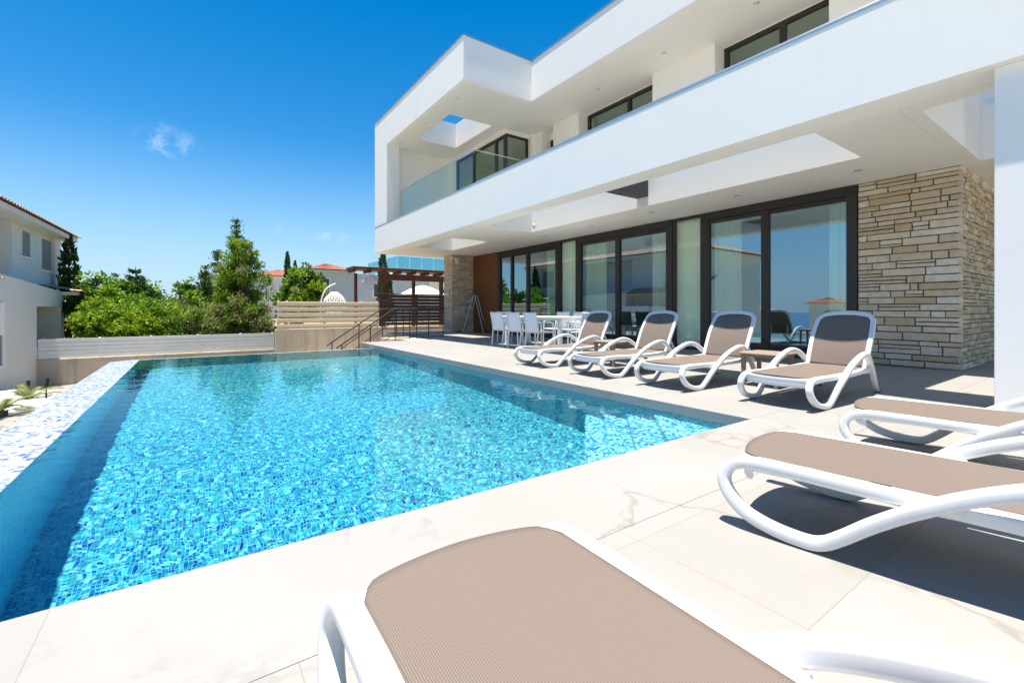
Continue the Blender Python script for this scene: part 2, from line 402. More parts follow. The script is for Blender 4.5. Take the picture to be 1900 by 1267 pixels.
# ------------------------------------------------------------------ mesh helpers
class MB:
    def __init__(s):
        s.v = []; s.f = []; s.mi = []; s.uv = None; s.smooth = []
    def add(s, vs, fs, mi=0, smooth=False):
        b = len(s.v)
        s.v += [tuple(p) for p in vs]
        for f in fs:
            s.f.append(tuple(i + b for i in f)); s.mi.append(mi); s.smooth.append(smooth)
        return s
    def box(s, x0, x1, y0, y1, z0, z1, mi=0, mat=None):
        vs = [(x0, y0, z0), (x1, y0, z0), (x1, y1, z0), (x0, y1, z0), (x0, y0, z1), (x1, y0, z1), (x1, y1, z1), (x0, y1, z1)]
        if mat is not None: vs = [mat @ Vector(p) for p in vs]
        return s.add(vs, [(0, 3, 2, 1), (4, 5, 6, 7), (0, 1, 5, 4), (1, 2, 6, 5), (2, 3, 7, 6), (3, 0, 4, 7)], mi)
    def cbox(s, x0, x1, y0, y1, z0, z1, c=.01, mi=0, mat=None):
        """box with chamfered edges"""
        c = min(c, (x1 - x0) * .45, (y1 - y0) * .45, (z1 - z0) * .45)
        bm = bmesh.new()
        vs = [bm.verts.new(p) for p in ((x0, y0, z0), (x1, y0, z0), (x1, y1, z0), (x0, y1, z0), (x0, y0, z1), (x1, y0, z1), (x1, y1, z1), (x0, y1, z1))]
        for f in ((0, 3, 2, 1), (4, 5, 6, 7), (0, 1, 5, 4), (1, 2, 6, 5), (2, 3, 7, 6), (3, 0, 4, 7)): bm.faces.new([vs[i] for i in f])
        bmesh.ops.bevel(bm, geom=bm.edges[:], offset=c, segments=1, affect='EDGES')
        bm.verts.index_update()
        s.add([(mat @ v.co if mat is not None else v.co) for v in bm.verts], [[v.index for v in f.verts] for f in bm.faces], mi)
        bm.free(); return s
    def prism(s, poly, z0, z1, mi=0):
        n = len(poly)
        vs = [(x, y, z0) for x, y in poly] + [(x, y, z1) for x, y in poly]
        return s.add(vs, [tuple(range(n))[::-1], tuple(range(n, 2 * n))] + [(i, (i + 1) % n, (i + 1) % n + n, i + n) for i in range(n)], mi)
    def tube(s, pts, r, n=8, mi=0, closed=False):
        return s.sweep(pts, [(r * cos(2 * pi * k / n), r * sin(2 * pi * k / n)) for k in range(n)], mi=mi, closed=closed)
    def sweep(s, pts, prof, up=None, mi=0, closed=False, radii=None):
        pts = [Vector(p) for p in pts]; n = len(pts); k = len(prof)
        rings = []; prev = None
        for i, p in enumerate(pts):
            if closed: t = pts[(i + 1) % n] - pts[i - 1]
            else: t = pts[min(i + 1, n - 1)] - pts[max(i - 1, 0)]
            t.normalize()
            if up is not None: a = Vector(up)
            elif prev is None: a = Vector((0, 0, 1)) if abs(t.z) < .9 else Vector((1, 0, 0))
            else: a = prev
            b = t.cross(a)
            if b.length < 1e-6: b = t.orthogonal()
            b.normalize(); a = b.cross(t).normalized(); prev = a
            q = radii[i] if radii else 1
            rings.append([p + (a * u + b * w_) * q for u, w_ in prof])
        vs = [q for r_ in rings for q in r_]
        fs = []
        for i in range(n if closed else n - 1):
            j = (i + 1) % n
            for c in range(k):
                d = (c + 1) % k
                fs.append((i * k + c, j * k + c, j * k + d, i * k + d))
        if not closed:
            fs.append(tuple(range(k))); fs.append(tuple((n - 1) * k + c for c in range(k))[::-1])
        return s.add(vs, fs, mi, True)
    def build(s, name, mats, parent=None, auto=40):
        me = bpy.data.meshes.new(name)
        me.from_pydata(s.v, [], s.f)
        mats = mats if isinstance(mats, list) else [mats]
        for x in mats: me.materials.append(x)
        if len(mats) > 1: me.polygons.foreach_set('material_index', s.mi)
        if any(s.smooth):
            me.polygons.foreach_set('use_smooth', s.smooth)
        me.update()
        if any(s.smooth) and auto:
            me.set_sharp_from_angle(angle=R(auto))
        o = bpy.data.objects.new(name, me)
        col.objects.link(o)
        if parent is not None: o.parent = parent
        return o
def rprof(w_, h, c):
    """rounded rectangle profile: (along up, along side)"""
    a, b = h / 2, w_ / 2
    out = []
    for (cx, cy, st) in ((a - c, b - c, 0), (-a + c, b - c, 90), (-a + c, -b + c, 180), (a - c, -b + c, 270)):
        for k in range(4):
            t = R(st + k * 30)
            out.append((cx + c * cos(t), cy + c * sin(t)))
    return out
def smooth_path(P, n=8, closed=False):
    P = [Vector(p) for p in P]; out = []
    m_ = len(P)
    for i in range(m_ if closed else m_ - 1):
        p0 = P[i - 1] if (i > 0 or closed) else P[0] * 2 - P[1]
        p1 = P[i]; p2 = P[(i + 1) % m_]
        p3 = P[(i + 2) % m_] if (i + 2 < m_ or closed) else P[-1] * 2 - P[-2]
        for k in range(n):
            t = k / n
            out.append(.5 * ((2 * p1) + (p2 - p0) * t + (2 * p0 - 5 * p1 + 4 * p2 - p3) * t * t + (3 * p1 - p0 - 3 * p2 + p3) * t ** 3))
    if not closed: out.append(P[-1])
    return out
def tag(o, label, cat, group=None):
    o['label'] = label; o['category'] = cat
    if group: o['group'] = group
    return o
def thing(name, label, cat, loc=(0, 0, 0), rz=0, group=None):
    o = bpy.data.objects.new(name, None); col.objects.link(o)
    o.location = loc; o.rotation_euler = (0, 0, rz)
    o.empty_display_size = .2
    return tag(o, label, cat, group)
def struct(o):
    o['kind'] = 'structure'; return o
def dup(root, loc, rz, label, group=None):
    r = root.copy(); col.objects.link(r); r.location = loc; r.rotation_euler = (0, 0, rz)
    r['label'] = label
    if group: r['group'] = group
    for ch in list(root.children):
        c = ch.copy(); col.objects.link(c); c.parent = r
        for g in ch.children:
            d = g.copy(); col.objects.link(d); d.parent = c
    return r
def part(mb, name, mats, root, auto=40):
    """a part given in world coordinates, parented to a thing (or to a part of it)"""
    o = mb.build(name, mats, root, auto)
    if root.parent is None and root.type == 'EMPTY':
        o.matrix_parent_inverse = Matrix.LocRotScale(root.location, root.rotation_euler, None).inverted()
    return o
def wallprism(mb, poly, axis, a0, a1, mi=0):
    """polygon in the plane normal to axis, extruded along it"""
    n = len(poly)
    def P(u, v, a): return (a, u, v) if axis == 'X' else (u, a, v)
    vs = [P(u, v, a0) for u, v in poly] + [P(u, v, a1) for u, v in poly]
    return mb.add(vs, [tuple(range(n))[::-1], tuple(range(n, 2 * n))] + [(i, (i + 1) % n, (i + 1) % n + n, i + n) for i in range(n)], mi)
def box_uv(o):
    me = o.data
    uv = me.uv_layers.new(name='UVMap')
    for p in me.polygons:
        nrm = p.normal
        for li in p.loop_indices:
            c = me.vertices[me.loops[li].vertex_index].co
            if abs(nrm.z) > .5: uv.data[li].uv = (c.x, c.y)
            else:
                t = Vector((-nrm.y, nrm.x, 0)).normalized()
                uv.data[li].uv = (c.dot(t), c.z)

# ------------------------------------------------------------------ setting: land, sea, gardens
mb = MB()
xs = [-620, -300, -120, -60, -22, 3000]; zs = [-60, -32, -15, -8.5, -3.2, -3.2]
ys = [-4000, -800, -200, -60, 0, 60, 200, 800, 4000]
vs = [(x, y, z) for x, z in zip(xs, zs) for y in ys]
fs = [(i * 9 + j, (i + 1) * 9 + j, (i + 1) * 9 + j + 1, i * 9 + j + 1) for i in range(5) for j in range(8)]
struct(mb.add(vs, fs, 0, True).build('ground', M['land'], auto=0))
struct(MB().add([(-560, -6000, -58.5), (-560, 6000, -58.5), (-9000, 6000, -58.5), (-9000, -6000, -58.5)], [(0, 3, 2, 1)]).build('sea', M['sea']))
# upper gardens behind the retaining walls
struct(MB().box(-14, 2.6, 27.25, 70, -3.19, -1.25).build('lower_garden', M['earth']))
struct(MB().box(3.9, 60, 21.25, 80, -3.18, .02).build('upper_garden', M['earth']))
struct(MB().box(3.4, 14, 14.2, 20.98, -3.17, -1.3).build('side_yard', M['concrete']))
# pebble bed that falls away from the pool's outer edge
mb = MB(); nx, ny = 26, 60
vs = []
for j in range(ny + 1):
    for i in range(nx + 1):
        x = -1.5 - 8.5 * (i / nx) ** 1.5; y = -2 + 28.9 * j / ny
        z = -.42 - .10 * (-1.5 - x) - max(0, y - 9) * .085 + .05 * noise.noise((x * 1.3, y * 1.3, 0))
        vs.append((x, y, z))
fs = [(j * (nx + 1) + i, (j + 1) * (nx + 1) + i, (j + 1) * (nx + 1) + i + 1, j * (nx + 1) + i + 1) for j in range(ny) for i in range(nx)]
struct(mb.add(vs, fs, 0, True).build('pebble_bed', M['pebbles'], auto=0))
def bed_z(x, y): return -.42 - .10 * (-1.5 - x) - max(0, y - 9) * .085

# ------------------------------------------------------------------ setting: pool and paving
PX0, PX1, PY0, PY1 = -.95, 4.16, 2.13, 12.72
WZ, FZ = -.10, -1.90
mb = MB()
mb.box(-4.5, 16.9, -7, 1.3985, -.10, 0, 0)
mb.box(-4.5, 16.9, 1.3985, 1.4015, -.10, -.003, 3)
mb.box(-4.5, 16.9, 1.4015, PY0, -.10, 0, 1)
mb.box(PX1, 4.92, PY0 + .003, 13.9, -.10, 0, 2)
mb.box(4.923, 10.12, PY0 + .003, 13.9, -.10, 0, 0)
mb.box(6.72, 10.12, 13.903, 19.0, -.10, 0, 0)
mb.box(10.123, 16.9, PY0 + .003, 19.0, -.10, -.012, 0)
mb.box(-4.5, 16.9, -7, 1.40, -.13, -.104, 3)
struct(mb.build('pool_deck', [M['deck'], M['coping_n'], M['coping_r'], M['grout']]))
# deck's retaining face
struct(MB().box(4.20, 6.70, 13.5, 13.86, -3.1, -.11).box(-4.5, -1.5, -7, 2.0, -3.1, -.13).build('deck_base', M['concrete']))

def tiled(mb, name, mat, recv=True):
    o = mb.build(name, mat); box_uv(o); struct(o)
    if recv: o.cycles.is_caustics_receiver = True
    return o
mb = MB()
mb.add([(PX0, PY0, FZ), (PX1, PY0, FZ), (PX1, PY1, FZ), (PX0, PY1, FZ)], [(0, 1, 2, 3)])
mb.add([(PX0, PY0, FZ), (PX1, PY0, FZ), (PX1, PY0, -.101), (PX0, PY0, -.101)], [(0, 3, 2, 1)])
mb.add([(PX1, PY0, FZ), (PX1, PY1, FZ), (PX1, PY1, -.101), (PX1, PY0, -.101)], [(0, 3, 2, 1)])
mb.add([(PX1, PY1, FZ), (PX0, PY1, FZ), (PX0, PY1, -.104), (PX1, PY1, -.104)], [(0, 3, 2, 1)])
tiled(mb, 'pool_basin', M['mosaic'])
mb = MB(); mb.add([(PX0, PY1, FZ), (PX0, PY0, FZ), (PX0, PY0, -.104), (PX0, PY1, -.104)], [(0, 3, 2, 1)])
tiled(mb, 'pool_side', M['mosaic_side'])
# diagonal steps in the near right corner
mb = MB()
for leg, zt in ((2.12, -1.12), (1.80, -.86), (1.45, -.60), (1.06, -.34)):
    mb.prism([(PX1 - leg, PY0 + .002), (PX1 - .002, PY0 + .002), (PX1 - .002, PY0 + leg)], FZ + .004 if leg > 2 else zt - .30, zt)
tiled(mb, 'pool_steps', M['mosaic_step'])
# overflow edges
mb = MB()
mb.add([(PX0, PY0 - .2, -.104), (PX0, PY1 + .22, -.104), (-1.22, PY1 + .22, -.112), (-1.22, PY0 - .2, -.112), (-1.46, PY1 + .22, -.135), (-1.46, PY0 - .2, -.135), (-1.49, PY1 + .22, -1.6), (-1.49, PY0 - .2, -1.6)],
       [(0, 1, 2, 3), (3, 2, 4, 5), (5, 4, 6, 7)])
mb.add([(PX0 + .002, PY1, -.104), (PX1 + .04, PY1, -.104), (PX1 + .04, PY1 + .22, -.108), (PX0 + .002, PY1 + .22, -.108), (PX1 + .04, PY1 + .22, -3), (PX0 - .5, PY1 + .22, -3), (PX0 - .5, PY1 + .22, -.135)], [(0, 1, 2, 3), (3, 2, 4, 5, 6)])
tiled(mb, 'pool_overflow_edge', M['mosaic_pale'], False)
# water surface with real ripples
nx, ny = 230, 460
vs = []
for j in range(ny + 1):
    y = PY0 + (PY1 - PY0) * j / ny
    for i in range(nx + 1):
        x = PX0 + (PX1 - PX0) * i / nx
        a = .0010 * noise.noise((x * 9, y * 9, 0)) + .0006 * noise.noise((x * 17, y * 17, 3)) + .0016 * noise.noise((x * 2.3, y * 2.3, 9))
        vs.append((x, y, WZ + a))
fs = [(j * (nx + 1) + i, j * (nx + 1) + i + 1, (j + 1) * (nx + 1) + i + 1, (j + 1) * (nx + 1) + i) for j in range(ny) for i in range(nx)]
wo = struct(MB().add(vs, fs, 0, True).build('pool_water', M['water'], auto=0))
wo.cycles.is_caustics_caster = True

# ------------------------------------------------------------------ the villa
V = thing('villa', 'large white modern villa with deep balcony band and stone clad walls beside the pool', 'house', (10.2, 9, 0))
FX = 6.27            # face of the balcony band
SZ = 3.35            # soffit over the terrace
FP = 6.21            # the parapet band stands a little proud of the roof edge above
part(MB().box(FP, 6.70, -7, 18.77, 3.326, 4.375), 'balcony_parapet', M['render'], V)
part(MB().cbox(FP - .006, 6.73, -7, 18.77, 4.377, 4.41, .006), 'parapet_cap', M['steel'], V)
mb = MB()
mb.tube([(6.56, -6.5, 4.60), (6.56, 11.1, 4.60)], .020, 8)
for y in range(-6, 12, 2): mb.tube([(6.56, y, 4.40), (6.56, y, 4.60)], .014, 6)
part(mb, 'parapet_handrail', M['steel'], V)
# terrace soffit / balcony floor, with the two long openings
SX1 = 16.5
mb = MB()
OA = (6.95, 8.45, 13.35, 16.15); OB = (6.74, 8.45, 2.62, 10.95)
mb.box(6.702, 8.45, 16.15, 18.95, SZ, 4.0)
mb.box(6.702, 6.95, 13.35, 16.15, SZ, 4.0)
mb.box(6.702, 8.45, 10.95, 13.35, SZ, 4.0)
mb.box(6.702, 6.74, 2.62, 10.95, SZ, 4.3)
mb.box(6.702, 8.45, 1.75, 2.62, SZ, 4.0)
mb.box(8.45, SX1, 1.75, 18.95, SZ, 3.98)
mb.box(8.45, 8.60, 1.75, 13.0, 3.98, 4.40)
mb.box(6.702, 7.05, -7, 1.748, SZ + .004, 4.40)
mb.box(7.052, 10.195, 1.60, 1.748, SZ + .002, 4.40)
part(mb, 'terrace_soffit', M['soffit'], V)
part(MB().box(6.745, 8.445, 6.63, 6.94, 3.56, 3.95), 'dark_crossbeam', M['darkgrey'], V)
# column at the near corner
part(MB().cbox(6.32, 7.0, .15, .898, -.02, 3.324, .006), 'column', M['render'], V)
# near courtyard: wall above the stone, bridge beam
mb = MB()
mb.box(10.20, SX1, -7, 1.745, 3.36, 4.22)
mb.box(12.9, SX1, -7, 1.745, 4.22, 4.5)
part(mb, 'courtyard_wall', M['render'], V)

# roof
RZ, PZ = 7.53, 8.77
mb = MB()
mb.box(8.70, SX1, -7, 11.30, RZ, PZ)
HX0, HX1, HY0, HY1 = 7.02, 8.70, 13.6, 16.3
mb.box(FX, HX0, 11.30, 18.95, RZ, PZ)
RT = 8.38            # flat roof behind the parapets
mb.box(HX0, 8.70, 11.30, 11.62, RZ, PZ)
mb.box(HX0, 8.70, 11.62, HY0, RZ, RT)
mb.box(HX0, 8.70, HY1, 18.65, RZ, RT)
mb.box(HX0, SX1, 18.65, 18.95, RZ, PZ)
mb.box(8.70, SX1, 11.302, 18.65, RZ, RT)
part(mb, 'roof', M['render'], V)
mb = MB()
mb.box(8.682, 8.9, -7, 11.282, PZ + .001, PZ + .055)
mb.box(FX - .018, 6.5, 11.282, 18.97, PZ + .001, PZ + .055)
mb.box(6.5, 8.9, 11.282, 11.5, PZ + .001, PZ + .054)
part(mb, 'roof_coping', M['steel'], V)
part(MB().box(8.702, SX1 - .1, -6.9, 11.29, RZ - .014, RZ - .001).box(FX + .10, HX0 - .002, 11.40, 18.9, RZ - .014, RZ - .001).box(HX0 - .002, 8.702, 11.40, HY0 - .002, RZ - .014, RZ - .001).box(HX0 - .002, 8.702, HY1 + .002, 18.9, RZ - .014, RZ - .001).box(8.702, SX1 - .1, 11.29, 18.9, RZ - .014, RZ - .001), 'roof_soffit', M['soffit'], V)
mb = MB()
mb.box(HX0 + .002, HX1, HY0 - .06, HY0, RT, RT + .10).box(HX1, HX1 + .06, HY0 - .06, HY1 + .06, RT, RT + .10).box(HX0 + .002, HX1, HY1, HY1 + .06, RT, RT + .10)
part(mb, 'skylight_kerb', M['render'], V)
# far end wall of the balcony
part(MB().box(FX, 6.78, 17.50, 18.95, 4.412, RZ).box(6.78, SX1, 17.80, 18.95, 3.98, RZ), 'end_wall', M['render'], V)
# upper storey walls
mb = MB()
mb.box(10.85, SX1, -7, 3.78, 3.98, RZ)
mb.box(10.45, 10.85, -7, 3.78, 3.98, RZ - .016)
mb.box(10.45, 11.2, 6.22, 8.06, 3.98, RZ - .016)
mb.box(10.45, 11.2, 11.02, 12.30, 3.98, RZ - .016)
mb.box(10.85, 11.1, 12.30, 12.52, 3.98, RZ)
mb.box(10.45, 11.1, 12.95, 13.36, 3.98, RZ - .016)
mb.box(10.85, 11.1, 3.78, 6.22, 7.50, RZ).box(10.85, 11.1, 8.06, 11.02, 7.50, RZ).box(10.85, 11.1, 12.52, 12.95, 7.25, RZ)
mb.box(10.27, 10.45, 13.36, 13.66, 3.98, RZ - .016)
mb.box(9.25, 9.5, 13.66, 17.80, 7.36, RZ - .016).box(9.25, 10.27, 13.5, 13.66, 7.36, RZ - .017)
mb.box(9.25, 9.5, 17.32, 17.80, 3.98, 7.36)
part(mb, 'upper_wall', M['render'], V)
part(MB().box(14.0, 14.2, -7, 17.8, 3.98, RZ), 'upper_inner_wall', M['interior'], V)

def window(name, axis, pl, a0, a1, z0, z1, divs, fw=.10, dep=.10, pane='pane', label=None, side=1, sub=None):
    """framed glazing in the plane axis=pl; divs = (position, width) of mullions; returns the frame part"""
    mb = MB()
    def bx(u0, u1, v0, v1, d0, d1):
        if axis == 'X': mb.cbox(pl + d0, pl + d1, u0, u1, v0, v1, .006)
        else: mb.cbox(u0, u1, pl + d0, pl + d1, v0, v1, .006)
    bx(a0, a1, z1 - fw, z1, 0, dep); bx(a0, a1, z0, z0 + fw * .9, 0, dep)
    bx(a0, a0 + fw, z0 + fw * .9, z1 - fw, 0, dep); bx(a1 - fw, a1, z0 + fw * .9, z1 - fw, 0, dep)
    for p, wd in divs: bx(p - wd / 2, p + wd / 2, z0 + fw * .9, z1 - fw, .008, dep)
    if sub:
        for (s0, s1, dd) in sub:      # sliding leaf frames set back
            bx(s0, s1, z1 - fw - .09, z1 - fw - .002, dd, dep + .01); bx(s0, s1, z0 + fw * .9, z0 + fw * .9 + .08, dd, dep + .01)
    f = part(mb, name, M['frame'], V)
    if label: f['label'] = label
    mp = MB()
    g = pl + dep * .55
    u0, u1, v0, v1 = a0 + fw * .5, a1 - fw * .5, z0 + fw * .5, z1 - fw * .5
    if axis == 'X': mp.add([(g, u0, v0), (g, u1, v0), (g, u1, v1), (g, u0, v1)], [(0, 3, 2, 1)])
    else: mp.add([(u0, g, v0), (u1, g, v0), (u1, g, v1), (u0, g, v1)], [(0, 1, 2, 3)])
    mp.build('pane', M[pane], f)
    return f
# upper windows
window('upper_window', 'X', 10.86, 3.80, 6.21, 4.6, 7.50, [(4.85, .13)], .10, .10, 'pane_up')
window('upper_window', 'X', 10.86, 8.07, 11.01, 4.6, 7.50, [(9.25, .13)], .10, .10, 'pane_up')
window('upper_window', 'X', 10.86, 12.53, 12.94, 4.2, 7.25, [], .06, .10, 'pane_up')
window('corner_window', 'X', 9.26, 13.62, 17.31, 4.05, 7.36, [(14.25, .14), (15.9, .12)], .09, .10, 'pane_up')
window('corner_window', 'Y', 13.52, 9.26, 10.26, 4.05, 7.36, [], .07, .09, 'pane_up')
# ground floor glazing
GX = 10.20
window('sliding_door', 'X', GX, 3.235, 6.40, .0, 3.33, [(4.92, .16)], .17, .12, sub=[(3.40, 6.23, .03)])
window('fixed_window', 'X', GX + .02, 6.405, 7.25, .0, 3.33, [], .06, .10, 'pane_clear')
window('sliding_door', 'X', GX, 7.255, 10.86, .0, 3.33, [(9.13, .16)], .19, .12, sub=[(7.43, 10.68, .03)])
window('fixed_window', 'X', GX + .02, 10.865, 11.74, .0, 3.33, [], .06, .10, 'pane_clear')
window('sliding_door', 'X', GX, 11.745, 15.53, .0, 3.33, [(13.52, .14), (14.55, .12)], .17, .12, sub=[(11.91, 15.36, .03)])
part(MB().box(GX - .03, GX - .002, 3.24, 15.52, 0.0, .07), 'door_threshold', M['frame'], V)
part(MB().box(GX + .135, GX + .17, 14.66, 15.30, .12, 3.2), 'dark_door_leaf', M['frame'], V)
part(MB().box(GX, GX + .1, 15.535, 17.47, .0, 3.34), 'wood_panel', M['door_wood'], V)
# interior shell
mb = MB()
mb.box(10.36, 16.4, 1.82, 18.9, 3.25, 3.348)
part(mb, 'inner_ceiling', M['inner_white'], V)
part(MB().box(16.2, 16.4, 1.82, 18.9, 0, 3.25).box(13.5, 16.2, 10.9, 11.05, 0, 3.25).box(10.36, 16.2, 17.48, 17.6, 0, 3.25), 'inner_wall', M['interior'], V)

# stone cladding: every stone its own block in one mesh per wall
def clad(mb, axis, pl, out, a0, a1, z0, z1, rmin, rmax, lmin, lmax, gap=.012, depth=.035, rough=.012, seed=1, flat=False):
    r = random.Random(seed)
    z = z0
    while z < z1 - .01:
        h = r.uniform(rmin, rmax)
        if z1 - (z + h) < rmin * .7: h = z1 - z
        a = a0
        while a < a1 - .001:
            l = r.uniform(lmin, lmax)
            if r.random() < .15: l *= .4
            if a1 - (a + l) < lmin * .5: l = a1 - a
            rows = [(z, z + h)]
            if h > rmin * 1.55 and r.random() < .22:
                s = z + h * r.uniform(.35, .65); rows = [(z, s), (s, z + h)]
            for b0, b1 in rows:
                d = depth + r.uniform(-rough, rough)
                g = gap / 2
                q = [r.uniform(-.004, .004) for _ in range(8)]
                u0, u1, w0, w1 = a + g, a + l - g, b0 + g, b1 - g
                mi = r.choice([0, 0, 1, 1, 2, 3, 4, 4])
                ins = .006
                def P(u, v, k): return (pl + out * k, u, v) if axis == 'X' else (u, pl + out * k, v)
                base = [P(u0, w0, -.01), P(u1, w0, -.01), P(u1, w1, -.01), P(u0, w1, -.01)]
                mid = [P(u0 + q[0], w0 + q[1], d - ins), P(u1 + q[2], w0 + q[3], d - ins), P(u1 + q[4], w1 + q[5], d - ins), P(u0 + q[6], w1 + q[7], d - ins)]
                if flat:
                    top = [P(u0 + q[0] + ins, w0 + q[1] + ins, d), P(u1 + q[2] - ins, w0 + q[3] + ins, d), P(u1 + q[4] - ins, w1 + q[5] - ins, d), P(u0 + q[6] + ins, w1 + q[7] - ins, d)]
                    mb.add(base + mid + top, [(0, 1, 5, 4), (1, 2, 6, 5), (2, 3, 7, 6), (3, 0, 4, 7), (4, 5, 9, 8), (5, 6, 10, 9), (6, 7, 11, 10), (7, 4, 8, 11), (8, 9, 10, 11)], mi)
                else:
                    # broken face: a grid pushed in and out
                    nu = max(2, int((u1 - u0) / .045)); nv = 3
                    grid = []
                    for jv in range(nv + 1):
                        for iu in range(nu + 1):
                            u = u0 + (u1 - u0) * iu / nu; v = w0 + (w1 - w0) * jv / nv
                            edge = iu in (0, nu) or jv in (0, nv)
                            k = d + (-.012 if edge else .0) + r.uniform(-.012, .012)
                            grid.append(P(u, v, k))
                    fs = [(jv * (nu + 1) + iu, jv * (nu + 1) + iu + 1, (jv + 1) * (nu + 1) + iu + 1, (jv + 1) * (nu + 1) + iu) for jv in range(nv) for iu in range(nu)]
                    k0 = len(grid)
                    bi = [0, nu, (nv + 1) * (nu + 1) - 1, nv * (nu + 1)]
                    bottom = list(range(0, nu + 1)); top_ = [nv * (nu + 1) + i for i in range(nu + 1)]
                    left = [j * (nu + 1) for j in range(nv + 1)]; right = [j * (nu + 1) + nu for j in range(nv + 1)]
                    g2 = grid + base
                    fs += [tuple([k0, k0 + 1] + bottom[::-1]), tuple([k0 + 2, k0 + 3] + top_), tuple([k0 + 3, k0] + left), tuple([k0 + 1, k0 + 2] + right[::-1])]
                    mb.add(g2, fs, mi)
            a += l
        z += h
part(MB().box(10.24, 12.9, 1.84, 3.228, 0, 3.348), 'stone_wall', M['mortar'], V)
mb = MB(); clad(mb, 'X', 10.24, -1, 1.80, 3.222, .0, 3.345, .075, .155, .24, .66, .017, .035, .006, 11, True)
part(mb, 'stone_cladding', STONES, V)
mb = MB(); clad(mb, 'Y', 1.84, -1, 10.20, 12.9, .0, 3.345, .065, .14, .14, .46, .014, .03, .015, 5)
part(mb, 'stone_cladding', STONES, V)
part(MB().box(9.17, 10.43, 17.54, 18.25, 0, 3.348), 'stone_pier', M['mortar'], V)
mb = MB(); clad(mb, 'Y', 17.54, -1, 9.13, 10.43, .0, 3.345, .06, .12, .16, .48, .014, .035, .008, 21, True)
clad(mb, 'X', 9.17, -1, 17.50, 18.25, .0, 3.345, .06, .12, .16, .40, .014, .035, .008, 23, True)
part(mb, 'stone_cladding', STONES, V)
mb = MB().cbox(9.28, 9.42, 17.38, 17.50, 2.98, 3.20, .01).tube([(9.35, 17.36, 2.98), (9.35, 17.36, 2.93)], .05, 12)
part(mb, 'wall_lamp', M['lamp_glass'], V)

# downlights set in the soffits
def downlight(x, y, z, r=.062):
    mb = MB()
    n = 20
    ring = [(x + r * cos(2 * pi * k / n), y + r * sin(2 * pi * k / n), z - .004) for k in range(n)]
    ring2 = [(x + r * .75 * cos(2 * pi * k / n), y + r * .75 * sin(2 * pi * k / n), z - .012) for k in range(n)]
    ring3 = [(x + r * .65 * cos(2 * pi * k / n), y + r * .65 * sin(2 * pi * k / n), z - .001) for k in range(n)]
    vs = ring + ring2 + ring3; fs = []
    for k in range(n):
        j = (k + 1) % n
        fs += [(k, j, n + j, n + k), (n + k, n + j, 2 * n + j, 2 * n + k)]
    f = part(mb.add(vs, fs, 0), 'downlight', M['steel'], V)
    MB().add([ (p[0], p[1], z - .002) for p in ring3], [tuple(range(n))]).build('lamp_glass', M['lamp_glass'], f)
for x, y in ((6.47, 2.91), (6.47, 5.06), (6.47, 7.11), (6.47, 9.17), (6.5, 11.9), (9.23, 2.91), (9.23, 5.0), (9.1, 7.05), (9.23, 9.19), (9.23, 11.3), (9.23, 13.31), (9.23, 15.4)): downlight(x, y, SZ)
for x, y in ((6.66, 12.4), (6.66, 14.75), (6.66, 17.1), (9.8, 9.5), (9.82, 4.9), (9.8, 7.2)): downlight(x, y, RZ - .014)
part(MB().cbox(8.36, 8.42, 10.75, 10.81, 3.42, 3.56, .01), 'sensor', M['steel'], V)

# balcony glass
BX = 6.60
rail = part(MB().cbox(BX - .03, BX + .03, 11.26, 17.46, 4.438, 4.50, .006).cbox(BX - .03, 8.55, 11.22, 11.28, 4.438, 4.49, .006), 'balustrade_shoe', M['steel'], V)
for y0, y1 in ((11.28, 12.77), (12.80, 14.29), (14.32, 15.81), (15.84, 17.0)):
    MB().box(BX - .007, BX + .007, y0, y1, 4.50, 5.56).build('glass_panel', M['railglass'], rail)
MB().box(BX + .01, 8.5, 11.243, 11.257, 4.49, 5.56).build('glass_panel', M['railglass'], rail)
mb = MB()
mb.cbox(BX - .012, BX + .012, 11.28, 17.0, 5.562, 5.585, .003).cbox(BX + .013, 8.5, 11.238, 11.262, 5.562, 5.585, .003)
mb.build('glass_edge_trim', M['steel'], rail)

# curtains behind the glass
def curtain(y0, y1, x, z0, z1, label, mat='curtain', amp=.035, pitch=.11):
    mb = MB(); n = max(16, int((y1 - y0) / .012)); vs = []
    for k in range(n + 1):
        y = y0 + (y1 - y0) * k / n
        ph = 2 * pi * (y - y0) / pitch + .7 * noise.noise((y * 3, x, 1))
        for j in range(7):
            t = j / 6
            a = amp * (.75 + .4 * t) * (1 + .4 * noise.noise((y * 5, t * 2, x)))
            vs.append((x + a * sin(ph) + .01 * noise.noise((y * 9, t * 4, 0)), y + .02 * (t - .5) * noise.noise((y * 4, 0, t)), z1 + (z0 - z1) * t))
    fs = [(k * 7 + j, (k + 1) * 7 + j, (k + 1) * 7 + j + 1, k * 7 + j + 1) for k in range(n) for j in range(6)]
    o = mb.add(vs, fs, 0, True).build('curtain', M[mat], auto=0)
    return tag(o, label, 'curtain', 'curtains behind the terrace windows')
curtain(3.42, 3.78, 10.43, .04, 3.24, 'narrow pale curtain at the window edge beside the stone wall')
curtain(5.55, 6.20, 10.43, .04, 3.24, 'gathered green curtain behind the third lounger, left of the dark reflecting pane')
curtain(6.42, 7.24, 10.37, .04, 3.24, 'flat pale curtain filling the narrow fixed window nearest the stone wall', 'curtain_w', .012, .3)
curtain(7.45, 8.05, 10.43, .04, 3.24, 'gathered pale curtain at the right edge of the middle sliding door', 'curtain_w')
curtain(9.75, 10.62, 10.43, .04, 3.24, 'gathered green curtain at the left edge of the middle sliding door')
curtain(10.88, 11.72, 10.37, .04, 3.24, 'flat pale curtain filling the narrow fixed window behind the dining table', 'curtain_w', .012, .3)
